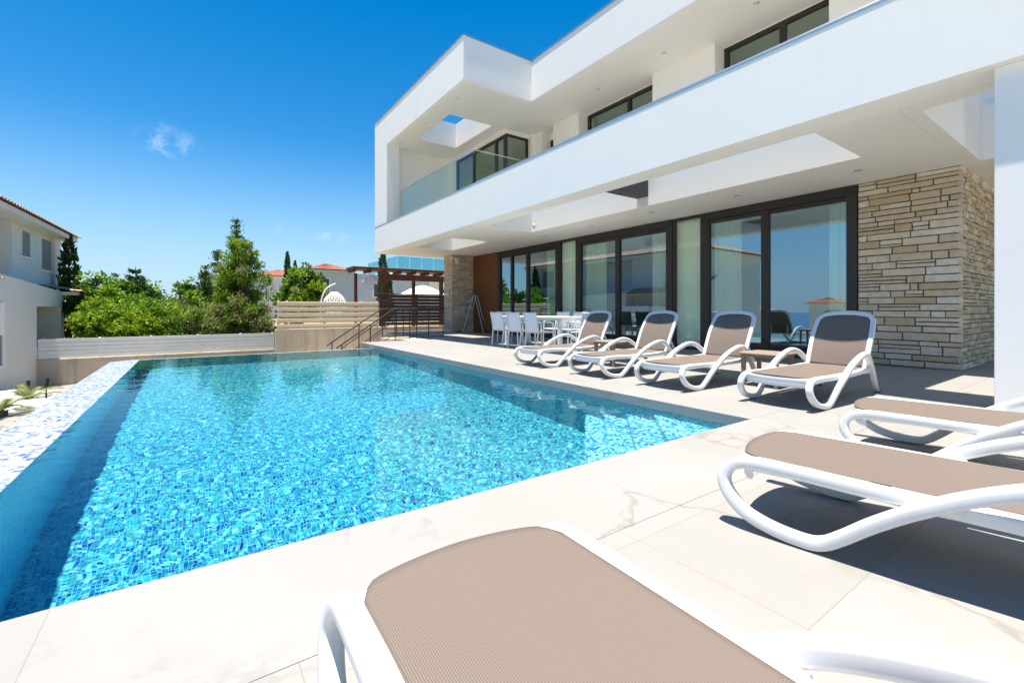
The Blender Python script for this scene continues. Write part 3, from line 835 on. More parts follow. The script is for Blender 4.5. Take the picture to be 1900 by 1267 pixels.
curtain(11.98, 12.60, 10.43, .04, 3.24, 'gathered green curtain at the right edge of the farthest sliding door')

# ------------------------------------------------------------------ sun loungers (local x runs from foot to head)
def make_lounger(name, label, ang, group):
    t = thing(name, label, 'sun lounger', group=group)
    pr = rprof(.052, .060, .015)
    side = [(0.817, 0.292), (0.5225, 0.296), (0.285, 0.3), (0.152, 0.3), (0.0646, 0.282), (0.0209, 0.236), (0.0171, 0.185), (0.0522, 0.126), (0.1235, 0.073), (0.228, 0.041), (0.342, 0.03), (0.4085, 0.042), (0.475, 0.09), (0.5795, 0.182), (0.7125, 0.282), (0.8645, 0.372), (1.0355, 0.443), (1.2445, 0.495), (1.3775, 0.479), (1.52, 0.4), (1.6815, 0.255), (1.824, 0.1), (1.9095, 0.026)]
    # y of the side ribbon: a little wider at the ground than at the rail
    for s in (-1, 1):
        P = []; k_ = 0
        for x, z in [(p.x, p.y) for p in smooth_path([(a, b, 0) for a, b in side], 7)]:
            k_ += 1
            if k_ <= 21: yy = .326                                        # along the rail
            elif x < .42: yy = .326 + .028 * min(1, max(0, (.29 - z) / .22))
            else: yy = .354 + .026 * min(1, (x - .42) / .3) if x < 1.28 else .38 - .085 * min(1, (x - 1.28) / .62)
            P.append((x, s * yy, z))
        mb = MB(); mb.sweep(P, pr, up=(0, 1, 0))
        o = mb.build('arm_loop', M['plastic'], t, 50)
        ft = MB(); ft.cbox(.312, .372, s * .354 - .022, s * .352 + .022, .0, .022, .004); ft.build('foot_pad', M['rubber'], o)
        ft = MB(); ft.cbox(1.88, 1.945, s * .307 - .022, s * .307 + .022, 0, .014, .003); ft.build('foot_pad', M['rubber'], o)
    # seat frame: two rails and the curved foot bar, one ring
    def fx(v): return .030 + .050 * v * v + .02 * abs(v) ** 8
    mb = MB()
    XR = 1.53
    left = [(XR - (XR - .22) * k / 10, -.318, .300 - .012 * sin(pi * k / 10)) for k in range(10)]
    front = []
    for k in range(25):
        a = -1 + 2 * k / 24
        front.append((fx(a) + .034, a * .309, .288))
    right = [(.22 + (XR - .22) * (k + 1) / 10, .318, .300 - .012 * sin(pi * (k + 1) / 10)) for k in range(10)]
    mb.sweep(left + front + right, rprof(.056, .056, .014), up=(0, 0, 1))
    mb.sweep([(fx(q) + .020, q * .312, .262) for q in [-1 + k / 12 for k in range(25)]], rprof(.026, .088, .011), up=(0, 0, 1))
    mb.cbox(XR - .03, XR + .03, -.31, .31, .275, .308, .008)
    mb.cbox(.80, .84, -.30, .30, .262, .285, .006)
    mb.build('seat_frame', M['plastic'], t, 50)
    # seat sling
    nu, nv = 40, 30; vs = []
    for i in range(nu + 1):
        for j in range(nv + 1):
            v = -1 + 2 * j / nv
            av = abs(v)
            x0 = fx(v) + .006 + .045 * max(0, (av - .82) / .18) ** 2.4
            u = i / nu
            x = x0 + (1.53 - x0) * u
            z = .328 - .018 * (1 - v * v) * sin(pi * min(1, .02 + u)) - .004 * av
            vs.append((x, v * .296, z))
    fs = [(i * (nv + 1) + j, (i + 1) * (nv + 1) + j, (i + 1) * (nv + 1) + j + 1, i * (nv + 1) + j + 1) for i in range(nu) for j in range(nv)]
    o = MB().add(vs, fs, 0, True).build('seat_sling', M['sling'], t, 0)
    sm = o.modifiers.new('thickness', 'SOLIDIFY'); sm.thickness = .004
    # back rest, hinged at the end of the seat
    ca, sa = cos(ang), sin(ang)
    bl = .73
    def B(u, y, n): return (1.53 + u * ca - n * sa, y, .312 + u * sa + n * ca)
    P = []
    hw = .300
    P += [(.0, -hw), (.2, -hw - .004), (.4, -hw - .006), (.585, -hw + .004), (.652, -hw + .022), (.697, -hw + .065), (.720, -hw + .15), (.732, -.07), (.732, .07), (.720, hw - .15), (.697, hw - .065), (.652, hw - .022), (.585, hw - .004), (.4, hw + .006), (.2, hw + .004), (.0, hw)]
    path = [B(p.x, p.y, .0 + .02 * sin(pi * min(1, p.x / bl))) for p in smooth_path([(u, y, 0) for u, y in P], 5)]
    mb = MB(); mb.sweep(path, rprof(.052, .046, .012), up=(-sa, 0, ca))
    mb.build('back_frame', M['plastic'], t, 50)
    nu, nv = 24, 24; vs = []
    for i in range(nu + 1):
        for j in range(nv + 1):
            v = -1 + 2 * j / nv
            top = .710 - .05 * max(0, (abs(v) - .55) / .45) ** 2.4 - .025 * v * v
            u = .01 + (top - .01) * i / nu
            vs.append(B(u, v * (hw - .012), .016 + .02 * sin(pi * min(1, u / bl)) - .02 * (1 - v * v)))
    fs = [(i * (nv + 1) + j, (i + 1) * (nv + 1) + j, (i + 1) * (nv + 1) + j + 1, i * (nv + 1) + j + 1) for i in range(nu) for j in range(nv)]
    o = MB().add(vs, fs, 0, True).build('back_sling', M['sling'], t, 0)
    sm = o.modifiers.new('thickness', 'SOLIDIFY'); sm.thickness = .004
    # prop behind the back rest
    for s in (-1, 1):
        MB().sweep([B(.30, s * .22, -.02), (1.82, s * .29, .27)], rprof(.03, .03, .006)).build('back_prop', M['plastic'], t, 50)
        MB().cbox(1.48, 1.80, s * .30 - .015, s * .30 + .015, .255, .295, .006).build('rear_rail', M['plastic'], t)
    return t
GL = 'white framed taupe sun loungers around the pool'
lg = make_lounger('sun_lounger', 'raised taupe sun lounger nearest the stone wall, right end of the poolside row', R(61), GL)
lg.location = (4.85, 2.26, 0); lg.rotation_euler = (0, 0, R(-.6))
dup(lg, (4.78, 3.61, 0), R(.4), 'raised taupe sun lounger second from the stone wall in the poolside row')
dup(lg, (4.75, 4.88, 0), R(0), 'raised taupe sun lounger in the poolside row, second from the dining chairs')
dup(lg, (4.76, 6.33, 0), R(1.0), 'raised taupe sun lounger directly in front of the white dining chairs')
GN = 'sun loungers in the near row on the paving'
def head_dir(dx, dy): return math.atan2(dy, dx)
dup(lg, (.625, 1.20, 0), head_dir(-.03, -1), 'large taupe sun lounger in the foreground, its foot towards the pool edge', GN)
dup(lg, (2.396, 1.245, 0), head_dir(.153, -.988), 'middle of the three near taupe loungers, a dark shadow on the paving beneath it', GN)
dup(lg, (3.98, 1.31, 0), head_dir(.19, -.98), 'taupe sun lounger nearest the white column, cut off by the right edge', GN)

# ------------------------------------------------------------------ side tables
def make_table(name, label, group):
    t = thing(name, label, 'side table', group=group)
    mb = MB(); mb.cbox(-.25, .25, -.25, .25, .405, .44, .012); mb.cbox(-.235, .235, -.235, .235, .385, .404, .006)
    mb.build('table_top', M['brown'], t)
    for sx in (-1, 1):
        for sy in (-1, 1):
            m_ = Matrix.Translation((sx * .205, sy * .205, 0))
            mb = MB(); mb.add([m_ @ Vector(p) for p in ((-.018, -.018, 0), (.018, -.018, 0), (.018, .018, 0), (-.018, .018, 0), (-.024, -.024, .386), (.024, -.024, .386), (.024, .024, .386), (-.024, .024, .386))], [(0, 3, 2, 1), (4, 5, 6, 7), (0, 1, 5, 4), (1, 2, 6, 5), (2, 3, 7, 6), (3, 0, 4, 7)])
            mb.build('leg', M['brown'], t)
    return t
st = make_table('side_table', 'brown square side table between the two raised loungers nearest the stone wall', 'brown side tables between loungers')
st.location = (6.18, 2.945, 0)
dup(st, (6.16, 5.62, 0), R(1.5), 'brown square side table between the two raised loungers farthest from the stone wall')

# ------------------------------------------------------------------ dining set
def make_chair(name, label, group, fm, sm):
    t = thing(name, label, 'dining chair', group=group)     # faces +x, back at x = -.24
    pr = rprof(.034, .026, .006)
    for s in (-1, 1):
        y = s * .255
        mb = MB()
        mb.sweep(smooth_path([(-.27, y, 0), (-.245, y, .25), (-.225, y, .45), (-.255, y, .68), (-.31, y, .93)], 4), pr, up=(0, 1, 0))
        mb.build('rear_leg', fm, t)
        mb = MB()
        mb.sweep(smooth_path([(.25, y, 0), (.235, y, .30), (.225, y, .60), (.19, y, .665), (.10, y, .685), (-.25, y, .675)], 4), pr, up=(0, 1, 0))
        mb.build('front_leg_and_arm', fm, t)
    mb = MB().cbox(-.225, .235, -.24, .24, .425, .455, .008)
    mb.build('seat', sm, t)
    vs = []; nu, nv = 10, 8
    for i in range(nu + 1):
        for j in range(nv + 1):
            v = -1 + 2 * j / nv; u = i / nu
            z = .46 + .475 * u
            x = -.228 - .075 * u ** 1.4 - .025 * (1 - v * v)
            vs.append((x, v * .245, z - .012 * (1 - v * v) * (u > .98)))
    fs = [(i * (nv + 1) + j, (i + 1) * (nv + 1) + j, (i + 1) * (nv + 1) + j + 1, i * (nv + 1) + j + 1) for i in range(nu) for j in range(nv)]
    o = MB().add(vs, fs, 0, True).build('backrest', sm, t, 0)
    md = o.modifiers.new('thickness', 'SOLIDIFY'); md.thickness = .012
    return t
GC = 'white armchairs around the terrace dining table'
ch = make_chair('dining_chair', 'leftmost of the three white dining armchairs with backs to the pool', GC, M['chair'], M['chairsling'])
ch.location = (7.02, 10.30, 0)
dup(ch, (7.0, 9.50, 0), R(2), 'middle of the three white dining armchairs with backs to the pool')
dup(ch, (7.0, 8.76, 0), R(-3), 'rightmost of the three white dining armchairs with backs to the pool')
dup(ch, (7.72, 8.0, 0), R(86), 'white dining armchair at the table end directly behind the farthest raised lounger')
dup(ch, (7.75, 11.15, 0), R(-92), 'white dining armchair at the table end towards the stepladder')
dup(ch, (8.62, 10.05, 0), R(181), 'white dining armchair against the windows, leftmost on the far side of the table')
dup(ch, (8.62, 9.35, 0), R(178), 'white dining armchair against the windows, middle of the far side of the table')
dup(ch, (8.62, 8.66, 0), R(184), 'white dining armchair against the windows, rightmost on the far side of the table')
t = thing('dining_table', 'long white dining table on the shaded terrace behind the armchairs', 'table', (7.78, 9.6, 0))
MB().cbox(-.47, .47, -1.3, 1.3, .775, .815, .008).build('table_top', M['chair'], t)
MB().cbox(-.40, .40, -1.2, 1.2, .715, .774, .006).build('apron', M['chair'], t)
for sx in (-1, 1):
    for sy in (-1, 1):
        MB().cbox(sx * .39 - .05, sx * .39 + .05, sy * 1.15 - .05, sy * 1.15 + .05, 0, .714, .008).build('leg', M['chair'], t)
GD = 'dark dining chairs inside the house'
dc = make_chair('indoor_chair', 'dark chair inside the house behind the middle sliding door, nearer the mullion', GD, M['chairdark'], M['chairdark'])
dc.location = (11.9, 9.2, 0); dc.rotation_euler = (0, 0, R(0))
dup(dc, (11.9, 10.0, 0), R(3), 'dark chair inside the house behind the middle sliding door, farther from the stone wall')
dup(dc, (11.9, 8.45, 0), R(-4), 'dark chair inside the house seen past the second raised lounger')
t = thing('indoor_table', 'dark table inside the house behind the middle sliding door', 'table', (12.75, 9.2, 0))
MB().cbox(-.45, .45, -1.1, 1.1, .74, .78, .006).build('table_top', M['interior_dark'], t)
for sy in (-1, 1): MB().cbox(-.3, .3, sy * .8 - .05, sy * .8 + .05, 0, .739, .006).build('leg', M['interior_dark'], t)
t = thing('sofa', 'grey sofa inside the house behind the pane nearest the stone wall', 'sofa', (13.6, 4.9, 0))
MB().cbox(-.45, .45, -1.1, 1.1, .08, .42, .05).build('seat', M['interior_dark'], t)
MB().cbox(.30, .5, -1.1, 1.1, .42, .82, .06).build('backrest', M['interior_dark'], t)

# ------------------------------------------------------------------ stepladder
t = thing('stepladder', 'aluminium stepladder leaning open against the stone pier by the wooden panel', 'ladder', (9.86, 16.7, 0), R(-48))
for s in (-1, 1):
    MB().sweep([(-.48, s * .26, 0), (-.02, s * .17, 1.62)], rprof(.06, .025, .004)).build('front_rail', M['alu'], t)
    MB().sweep([(.42, s * .24, 0), (.02, s * .16, 1.60)], rprof(.04, .022, .004)).build('rear_rail', M['alu'], t)
for k in range(1, 7):
    f = k / 7; x = -.48 + .46 * f; z = 1.62 * f; y = .26 - .09 * f
    MB().cbox(x - .06, x + .03, -y, y, z - .015, z + .01, .004).build('tread', M['alu'], t)
MB().cbox(-.11, .08, -.18, .18, 1.60, 1.63, .006).build('top_cap', M['rubber'], t)
MB().tube(smooth_path([(-.05, -.17, 1.6), (-.10, -.17, 1.80), (-.10, 0, 1.84), (-.10, .17, 1.80), (-.05, .17, 1.6)], 4), .016, 8).build('hand_loop', M['rubber'], t)
o = MB().add([(.12 * cos(a) * (1 + .2 * sin(3 * a)), .09 * sin(a), 0) for a in [2 * pi * k / 12 for k in range(12)]] + [(.05 * cos(a), .04 * sin(a), .11 + .02 * sin(5 * a)) for a in [2 * pi * k / 12 for k in range(12)]], [(k, (k + 1) % 12, 12 + (k + 1) % 12, 12 + k) for k in range(12)] + [tuple(range(12, 24))], 0).build('cloth', M['leaf_cycad'])
o.location = (9.30, 17.2, .002)
tag(o, 'crumpled yellow green cloth on the floor at the foot of the stone pier', 'cloth')

# ------------------------------------------------------------------ stairs with handrails at the far end of the deck
t = thing('garden_stairs', 'concrete stairs going down behind the far end of the pool deck', 'stairs', (5, 15.6, -1.3))
mb = MB()
for k in range(7):
    mb.box(3.9 + .28 * k, 3.9 + .28 * (k + 1), 14.95, 16.3, -1.29, -1.25 + .175 * (k + 1))
mb.box(5.86, 6.70, 14.22, 16.3, -1.29, -.03)
part(mb, 'flight', M['concrete'], t)
def handrail(y, label):
    t = thing('handrail', label, 'handrail', (5.6, y, -.03), group='black handrails of the garden stairs')
    r_ = .019
    part(MB().tube([(3.72, y, -.24), (3.84, y, -.16), (5.60, y, 1.0), (5.72, y, 1.02), (7.55, y, 1.02)], r_ * 1.15, 8), 'top_rail', M['black'], t)
    part(MB().tube([(3.95, y, -.53), (5.63, y, .60)], r_ * .75, 6), 'middle_rail', M['black'], t)
    part(MB().tube([(4.35, y, -.70), (5.63, y, .16)], r_ * .75, 6).tube([(5.66, y, .28), (7.5, y, .34)], r_ * .7, 6).tube([(5.66, y, .01), (7.5, y, .03)], r_ * .7, 6), 'lower_rail', M['black'], t)
    for x, z0, z1 in ((3.9, -1.0, -.13), (4.81, -.6, .47), (5.66, -.03, 1.02), (6.19, -.03, 1.02), (6.45, -.03, 1.02), (7.48, -.03, 1.02)):
        part(MB().tube([(x, y, z0), (x, y, z1)], r_, 8), 'post', M['black'], t)
    return t
handrail(15.0, 'black metal handrail with posts on the nearer side of the garden stairs')
handrail(16.25, 'black metal handrail on the farther side of the garden stairs')

# ------------------------------------------------------------------ retaining walls and fences
o = tag(MB().cbox(-14, 3.6, 27.0, 27.25, -3.19, -1.12, .01).build('retaining_wall', M['concrete']), 'stained grey concrete retaining wall under the low white fence and the left house', 'wall')
o = tag(MB().cbox(2.8, 12.4, 21.0, 21.25, -3.17, .17, .01).build('retaining_wall', M['concrete']), 'tan stained concrete wall below the beige slat fence and dark wooden screen', 'wall')
def slat_fence(name, label, x0, x1, y, z0, z1, n, mat, gapf, posts, alt=False, tilt=0.0, pw=.09):
    t = thing(name, label, 'fence', ((x0 + x1) / 2, y, z0))
    h = (z1 - z0) / n
    mb = MB()
    for k in range(n):
        b0 = z0 + k * h; b1 = b0 + h * (1 - gapf)
        segs = [(x0, x1)] if not alt else list(zip(posts[:-1], posts[1:]))
        for i, (a, b) in enumerate(segs):
            off = 0.0
            if alt and (k + i) % 2: off = .03
            m_ = Matrix.Translation(((a + b) / 2, y + off, (b0 + b1) / 2)) @ Matrix.Rotation(tilt + rnd.uniform(-.01, .01), 4, 'X') @ Matrix.Rotation(rnd.uniform(-.0015, .0015), 4, 'Y')
            mb.cbox(-(b - a) / 2, (b - a) / 2, -.012, .012, -(b1 - b0) / 2, (b1 - b0) / 2, .004, 0, m_)
    part(mb, 'boards', mat, t)
    for p in posts:
        part(MB().cbox(p - pw / 2, p + pw / 2, y + .045, y + .045 + pw, z0 - .04, z1 + .02, .006), 'post', mat, t)
    return t
slat_fence('board_fence', 'low white horizontal board fence on the concrete wall left of the conifer', -5.34, 3.55, 27.08, -1.10, -.25, 5, M['fence_white'], .05, [-5.2, -3.4, -1.6, .2, 2.0, 3.45])
slat_fence('slat_fence', 'beige wooden slat fence standing on the tan concrete wall', 2.86, 7.16, 21.08, .18, 1.36, 5, M['beige_wood'], .13, [2.92, 3.25, 4.75, 6.35, 7.10], tilt=.42)
slat_fence('slat_screen', 'dark stained horizontal slat screen below the pergola', 7.20, 11.3, 21.08, .24, 1.72, 9, M['dark_wood'], .14, [7.25, 9.1, 11.2], tilt=-.22)
part_l = tag(MB().cbox(7.16, 11.4, 21.02, 21.22, 1.722, 1.76, .006).build('screen_cap', M['dark_wood']), 'dark wooden cap board along the top of the slat screen', 'cap board')

# ------------------------------------------------------------------ pergola, lanterns, hanging chair, parasol
t = thing('pergola', 'dark brown wooden pergola with flat roof beyond the slat screen', 'pergola', (9, 24, 0))
part(MB().cbox(6.50, 12.6, 22.9, 24.2, 3.02, 3.15, .01), 'roof_deck', M['pergola_wood'], t)
mb = MB()
for k in range(8): mb.cbox(6.55 + k * .8, 6.65 + k * .8, 23.0, 24.1, 2.88, 3.018, .006)
part(mb, 'rafter', M['pergola_wood'], t)
part(MB().cbox(7.95, 12.5, 22.96, 23.12, 2.52, 2.84, .01), 'front_beam', M['pergola_wood'], t)
for x, y, d in ((8.06, 23.04, .10), (11.36, 23.04, .09), (6.95, 24.05, .07), (10.15, 24.05, .08)):
    part(MB().cbox(x - d, x + d, y - d, y + d, .02, 2.88 if y > 24 else 2.518, .01), 'post', M['pergola_wood'], t)
def lantern(x, y, z, r, h, label):
    t = thing('wicker_lantern', label, 'lantern', (x, y, z), group='white lanterns hanging under the pergola')
    mb = MB()
    for k in range(14):
        a = 2 * pi * k / 14
        for sg in (1, -1):
            mb.tube([(r * (.75 + .25 * sin(pi * u)) * cos(a + sg * u * 1.2), r * (.75 + .25 * sin(pi * u)) * sin(a + sg * u * 1.2), h * u) for u in [j / 6 for j in range(7)]], .009, 4)
    for u in (0, .5, 1):
        q = r * (.75 + .25 * sin(pi * u))
        mb.tube([(q * cos(2 * pi * k / 16), q * sin(2 * pi * k / 16), h * u) for k in range(16)], .016, 5, closed=True)
    mb.build('shade', M['chair'], t)
    MB().tube([(0, 0, h), (0, 0, 3.02 - z)], .008, 5).build('cord', M['chair'], t)
    mb = MB(); mb.tube([(r * .55 * cos(2 * pi * k / 16), r * .55 * sin(2 * pi * k / 16), h) for k in range(16)], .01, 4, closed=True); mb.build('top_ring', M['chair'], t)
lantern(6.97, 22.6 + .5, 2.12, .19, .55, 'tall white woven lantern hanging under the left end of the pergola')
lantern(7.40, 22.7 + .5, 2.02, .22, .62, 'wider white woven lantern hanging nearest the pergola post')
lantern(7.72, 23.6, 2.35, .20, .40, 'small white woven lantern hanging deeper under the pergola')
t = thing('hanging_chair', 'white woven egg shaped hanging chair on a curved stand behind the beige fence', 'hanging chair', (5.9, 24.3, .02))
mb = MB()
part(mb.tube(smooth_path([(5.30, 24.3, .05), (5.26, 24.3, .8), (5.32, 24.3, 1.5), (5.55, 24.3, 2.05), (5.95, 24.3, 2.30), (6.02, 24.3, 2.28)], 6), .035, 8), 'stand', M['chair'], t)
part(MB().tube([(5.98, 24.3, 2.28), (5.95, 24.3, 1.88)], .012, 6), 'chain', M['steel'], t)
mb = MB()
for k in range(20):
    a = 2 * pi * k / 20
    for sg in (1, -1):
        pts = []
        for j in range(13):
            u = j / 12
            rr = .56 * sin(pi * (.04 + .90 * u)) ** .7
            pts.append((5.95 + rr * cos(a + sg * u * 1.7), 24.3 + rr * sin(a + sg * u * 1.7), 1.88 - 1.25 * u))
        mb.tube(pts, .018, 4)
part(mb, 'basket', M['chair'], t)
t = thing('parasol', 'open white round parasol beyond the dark slat screen', 'parasol', (12.1, 27.2, .02))
mb = MB(); n = 16; vs = [(12.1, 27.2, 2.55)]
for j in range(1, 6):
    q = j / 5
    for k in range(n):
        a = 2 * pi * k / n
        vs.append((12.1 + 1.55 * q * cos(a), 27.2 + 1.55 * q * sin(a), 2.55 - .62 * q ** 1.5 - (.03 if k % 2 else 0) * q))
fs = [(0, 1 + k, 1 + (k + 1) % n) for k in range(n)]
for j in range(4):
    for k in range(n):
        fs.append((1 + j * n + k, 1 + (j + 1) * n + k, 1 + (j + 1) * n + (k + 1) % n, 1 + j * n + (k + 1) % n))
o = part(mb.add(vs, fs), 'canopy', M['chairsling'], t)
md = o.modifiers.new('thickness', 'SOLIDIFY'); md.thickness = .015
part(MB().tube([(12.1, 27.2, .02), (12.1, 27.2, 2.53)], .025, 8), 'pole', M['steel'], t)

# ------------------------------------------------------------------ neighbouring houses
def tiled_slope(mb, A, B, C, D, cols, rows, amp=.05, step=.03, mi=0):
    """A,B = eave ends, D,C = ridge ends (A->D up); barrel tiles as real corrugation"""
    A, B, C, D = map(Vector, (A, B, C, D))
    nrm = (B - A).cross(D - A).normalized()
    nu = cols * 4
    for r_ in range(rows):
        t0, t1 = r_ / rows, (r_ + 1.12) / rows
        vs = []
        for t, lift in ((t0, step + .012), (min(t1, 1), .0)):
            P, Q = A.lerp(D, t), B.lerp(C, t)
            for i in range(nu + 1):
                vs.append(P.lerp(Q, i / nu) + nrm * (amp * abs(sin(pi * i / 4)) + lift))
        k = nu + 1
        mb.add(vs, [(i, i + 1, k + i + 1, k + i) for i in range(nu)], mi, True)
        # butt end of each course
        vs2 = vs[:k] + [p - nrm * .03 for p in vs[:k]]
        mb.add(vs2, [(i, k + i, k + i + 1, i + 1) for i in range(nu)], mi)
    return mb
def hip_roof(x0, x1, y0, y1, z0, h, name, mat, root, cols, rows, amp=.05, ridge_axis=None):
    mb = MB()
    w_, d_ = x1 - x0, y1 - y0
    if (ridge_axis or ('X' if w_ > d_ else 'Y')) == 'X':
        q = min(d_ / 2, w_ / 2 - .01); r0, r1 = (x0 + q, (y0 + y1) / 2, z0 + h), (x1 - q, (y0 + y1) / 2, z0 + h)
        tiled_slope(mb, (x0, y0, z0), (x1, y0, z0), r1, r0, cols, rows, amp)
        tiled_slope(mb, (x1, y1, z0), (x0, y1, z0), r0, r1, cols, rows, amp)
        tiled_slope(mb, (x0, y1, z0), (x0, y0, z0), r0, r0, cols, rows, amp)
        tiled_slope(mb, (x1, y0, z0), (x1, y1, z0), r1, r1, cols, rows, amp)
    else:
        q = min(w_ / 2, d_ / 2 - .01); r0, r1 = ((x0 + x1) / 2, y0 + q, z0 + h), ((x0 + x1) / 2, y1 - q, z0 + h)
        tiled_slope(mb, (x1, y0, z0), (x1, y1, z0), r1, r0, cols, rows, amp)
        tiled_slope(mb, (x0, y1, z0), (x0, y0, z0), r0, r1, cols, rows, amp)
        tiled_slope(mb, (x0, y0, z0), (x1, y0, z0), r0, r0, cols, rows, amp)
        tiled_slope(mb, (x1, y1, z0), (x0, y1, z0), r1, r1, cols, rows, amp)
    return mb.build(name, mat, root, 60)

# house at the left edge (local frame: +x towards the pool, y along its side)
H = thing('neighbour_house', 'pale two storey house with tiled roof at the left edge of the picture', 'house', (-5.36, 27.0, 0), R(-2.0))
zb = -3.15
mb = MB()
mb.box(-9, 0, -10.0, .02, zb, 1.2)
def slope_wall(y0, y1, zlo, x0=-9, x1=0):
    zt = lambda y: 2.05 - .05 * y
    mb.add([(x0, y0, zlo), (x1, y0, zlo), (x1, y1, zlo), (x0, y1, zlo), (x0, y0, zt(y0)), (x1, y0, zt(y0)), (x1, y1, zt(y1)), (x0, y1, zt(y1))], [(0, 3, 2, 1), (4, 5, 6, 7), (0, 1, 5, 4), (1, 2, 6, 5), (2, 3, 7, 6), (3, 0, 4, 7)])
slope_wall(-4.5, .02, 1.2)
slope_wall(.02, 4.15, 1.12, -1.6, 0)
mb.box(-9, -1.6, .02, 5.0, zb, 1.75)
mb.box(-1.6, 0, 3.55, 4.15, zb, 1.12)
mb.box(-1.6, 0, .02, 4.15, zb, -.6)
mb.box(-1.6, -.15, .02, .30, -.6, 1.12)
mb.build('lower_storey', M['wall_cream'], H)
MB().box(-1.62, -1.598, .32, 3.55, -.6, 1.12).build('porch_door', M['window_grey'], H)
MB().cbox(-.9, -.7, 1.6, 1.75, 1.3, 1.55, .02).build('porch_lamp', M['black'], H)
mb = MB()
mb.box(-1.4, .60, 3.7, 6.6, 1.70, 1.86)
mb.build('terrace_slab', M['wall_cream'], H)
mb = MB(); tiled_slope(mb, (.72, 3.5, 1.87), (.72, 7.4, 1.87), (-1.0, 7.4, 2.2), (-1.0, 3.5, 2.2), 16, 4, .04)
mb.build('porch_roof', M['tile_pale'], H, 60)
mb = MB()
mb.box(-9, -.80, .3, 7.4, 1.9, 4.78)
mb.box(-9, -1.9, -4.5, .3, 1.9, 4.78)
mb.box(-9, -.8, -10.0, -4.5, 1.2, 4.78)
mb.build('upper_storey', M['wall_grey'], H)
mb = MB()
mb.cbox(-9.5, -.15, -10.6, 7.55, 4.70, 4.92, .02)
mb.build('eaves', M['wall_grey'], H)
hip_roof(-9.6, -.05, -10.7, 7.65, 4.925, 1.75, 'roof', M['tile_pale'], H, 60, 14, .05, 'Y')
for y0, y1, z0, z1 in ((1.45, 2.45, 3.35, 4.45), (4.1, 5.6, 2.95, 4.45)):
    f = MB().box(-.83, -.792, y0, y1, z0, z1).build('window', M['window_grey'], H)
    MB().cbox(-.86, -.70, y0 - .08, y1 + .08, z0 - .09, z0 - .012, .01).build('sill', M['render'], f)
    mb = MB(); mb.box(-.84, -.780, y0 - .06, y0 - .002, z0 - .01, z1 + .05).box(-.84, -.780, y1 + .002, y1 + .06, z0 - .01, z1 + .05).box(-.84, -.781, y0, y1, z1 + .002, z1 + .05)
    mb.build('reveal', M['wall_grey'], f)
f = MB().box(-.04, .012, -6.4, -3.75, -.95, .10).build('window', M['window_grey'], H)
mb = MB(); mb.cbox(-.03, .06, -6.52, -6.402, -1.05, 1.25, .01).cbox(-.03, .06, -3.748, -3.60, -1.05, 1.25, .01).cbox(-.03, .055, -6.4, -3.75, -1.06, -.952, .01).cbox(-.03, .05, -6.4, -3.75, .102, 1.24, .01)
mb.build('frame', M['render'], f)
# lean-to tiled roof over the near half of the lower storey (mirrored in the panes)
mb = MB(); tiled_slope(mb, (.30, -10.2, 2.0), (.30, -4.6, 2.0), (-2.6, -4.6, 3.25), (-2.6, -10.2, 3.25), 20, 8, .05)
mb.build('lean_to_roof', M['tile_pale'], H, 60)

def small_house(name, label, x0, x1, y0, y1, z0, z1, rh, wall, tile, wins=(), over=.5, cols=26, rows=9, amp=.05):
    t = thing(name, label, 'house', ((x0 + x1) / 2, (y0 + y1) / 2, z0))
    part(MB().box(x0, x1, y0, y1, z0, z1), 'wall', wall, t)
    part(MB().cbox(x0 - over, x1 + over, y0 - over, y1 + over, z1 - .02, z1 + .16, .02), 'eaves', wall, t)
    r_ = hip_roof(x0 - over - .08, x1 + over + .08, y0 - over - .08, y1 + over + .08, z1 + .165, rh, 'roof', tile, t, cols, rows, amp)
    r_.matrix_parent_inverse = Matrix.LocRotScale(t.location, t.rotation_euler, None).inverted()
    for (a, b, c, d, face) in wins:
        if face == 'y': f = part(MB().box(a, b, y0 - .01, y0 + .1, c, d), 'window', M['window_dark'], t); MB().cbox(a - .10, a - .002, y0 - .05, y0 + .1, c - .08, d + .1, .01).cbox(b + .002, b + .10, y0 - .05, y0 + .1, c - .08, d + .1, .01).cbox(a, b, y0 - .05, y0 + .1, d + .002, d + .1, .01).cbox(a, b, y0 - .06, y0 + .1, c - .08, c - .002, .01).build('frame', M['wall_cream'], f)
        else: f = part(MB().box(x1 - .1, x1 + .01, a, b, c, d), 'window', M['window_dark'], t); MB().cbox(x1 - .1, x1 + .05, a - .1, b + .1, c - .1, c - .002, .01).build('frame', M['wall_cream'], f)
    return t
small_house('blue_grey_house', 'blue grey bungalow with orange hipped roof behind the hanging chair', 8.0, 10.9, 40, 45, .02, 4.12, .62, M['wall_blue'], M['tile_orange'],
            ((8.6, 9.35, .6, 3.55, 'y'),), .5, 22, 7, .045)
_h = [o for o in col.objects if o.name == 'blue_grey_house'][0]
part(MB().box(10.902, 18.5, 40.02, 47, .02, 4.1), 'side_wing', M['wall_blue'], _h)
_f = part(MB().box(13.15, 13.75, 40.0, 40.1, 2.1, 3.25), 'window', M['window_dark'], _h)
MB().cbox(13.05, 13.148, 39.96, 40.1, 2.02, 3.35, .01).cbox(13.752, 13.85, 39.96, 40.1, 2.02, 3.35, .01).cbox(13.15, 13.75, 39.96, 40.1, 3.252, 3.35, .01).cbox(13.15, 13.75, 39.95, 40.1, 2.02, 2.098, .01).build('frame', M['wall_cream'], _f)
small_house('distant_house', 'house with orange roof partly hidden between the conifer and the round green tree', 5.0, 11, 54, 60, .02, 4.4, .85, M['wall_cream'], M['tile_orange'], (), .4, 24, 7, .04)
t = thing('flat_roofed_house', 'small cream flat roofed building glimpsed through the trees left of the conifer', 'house', (1.4, 36, -1.2))
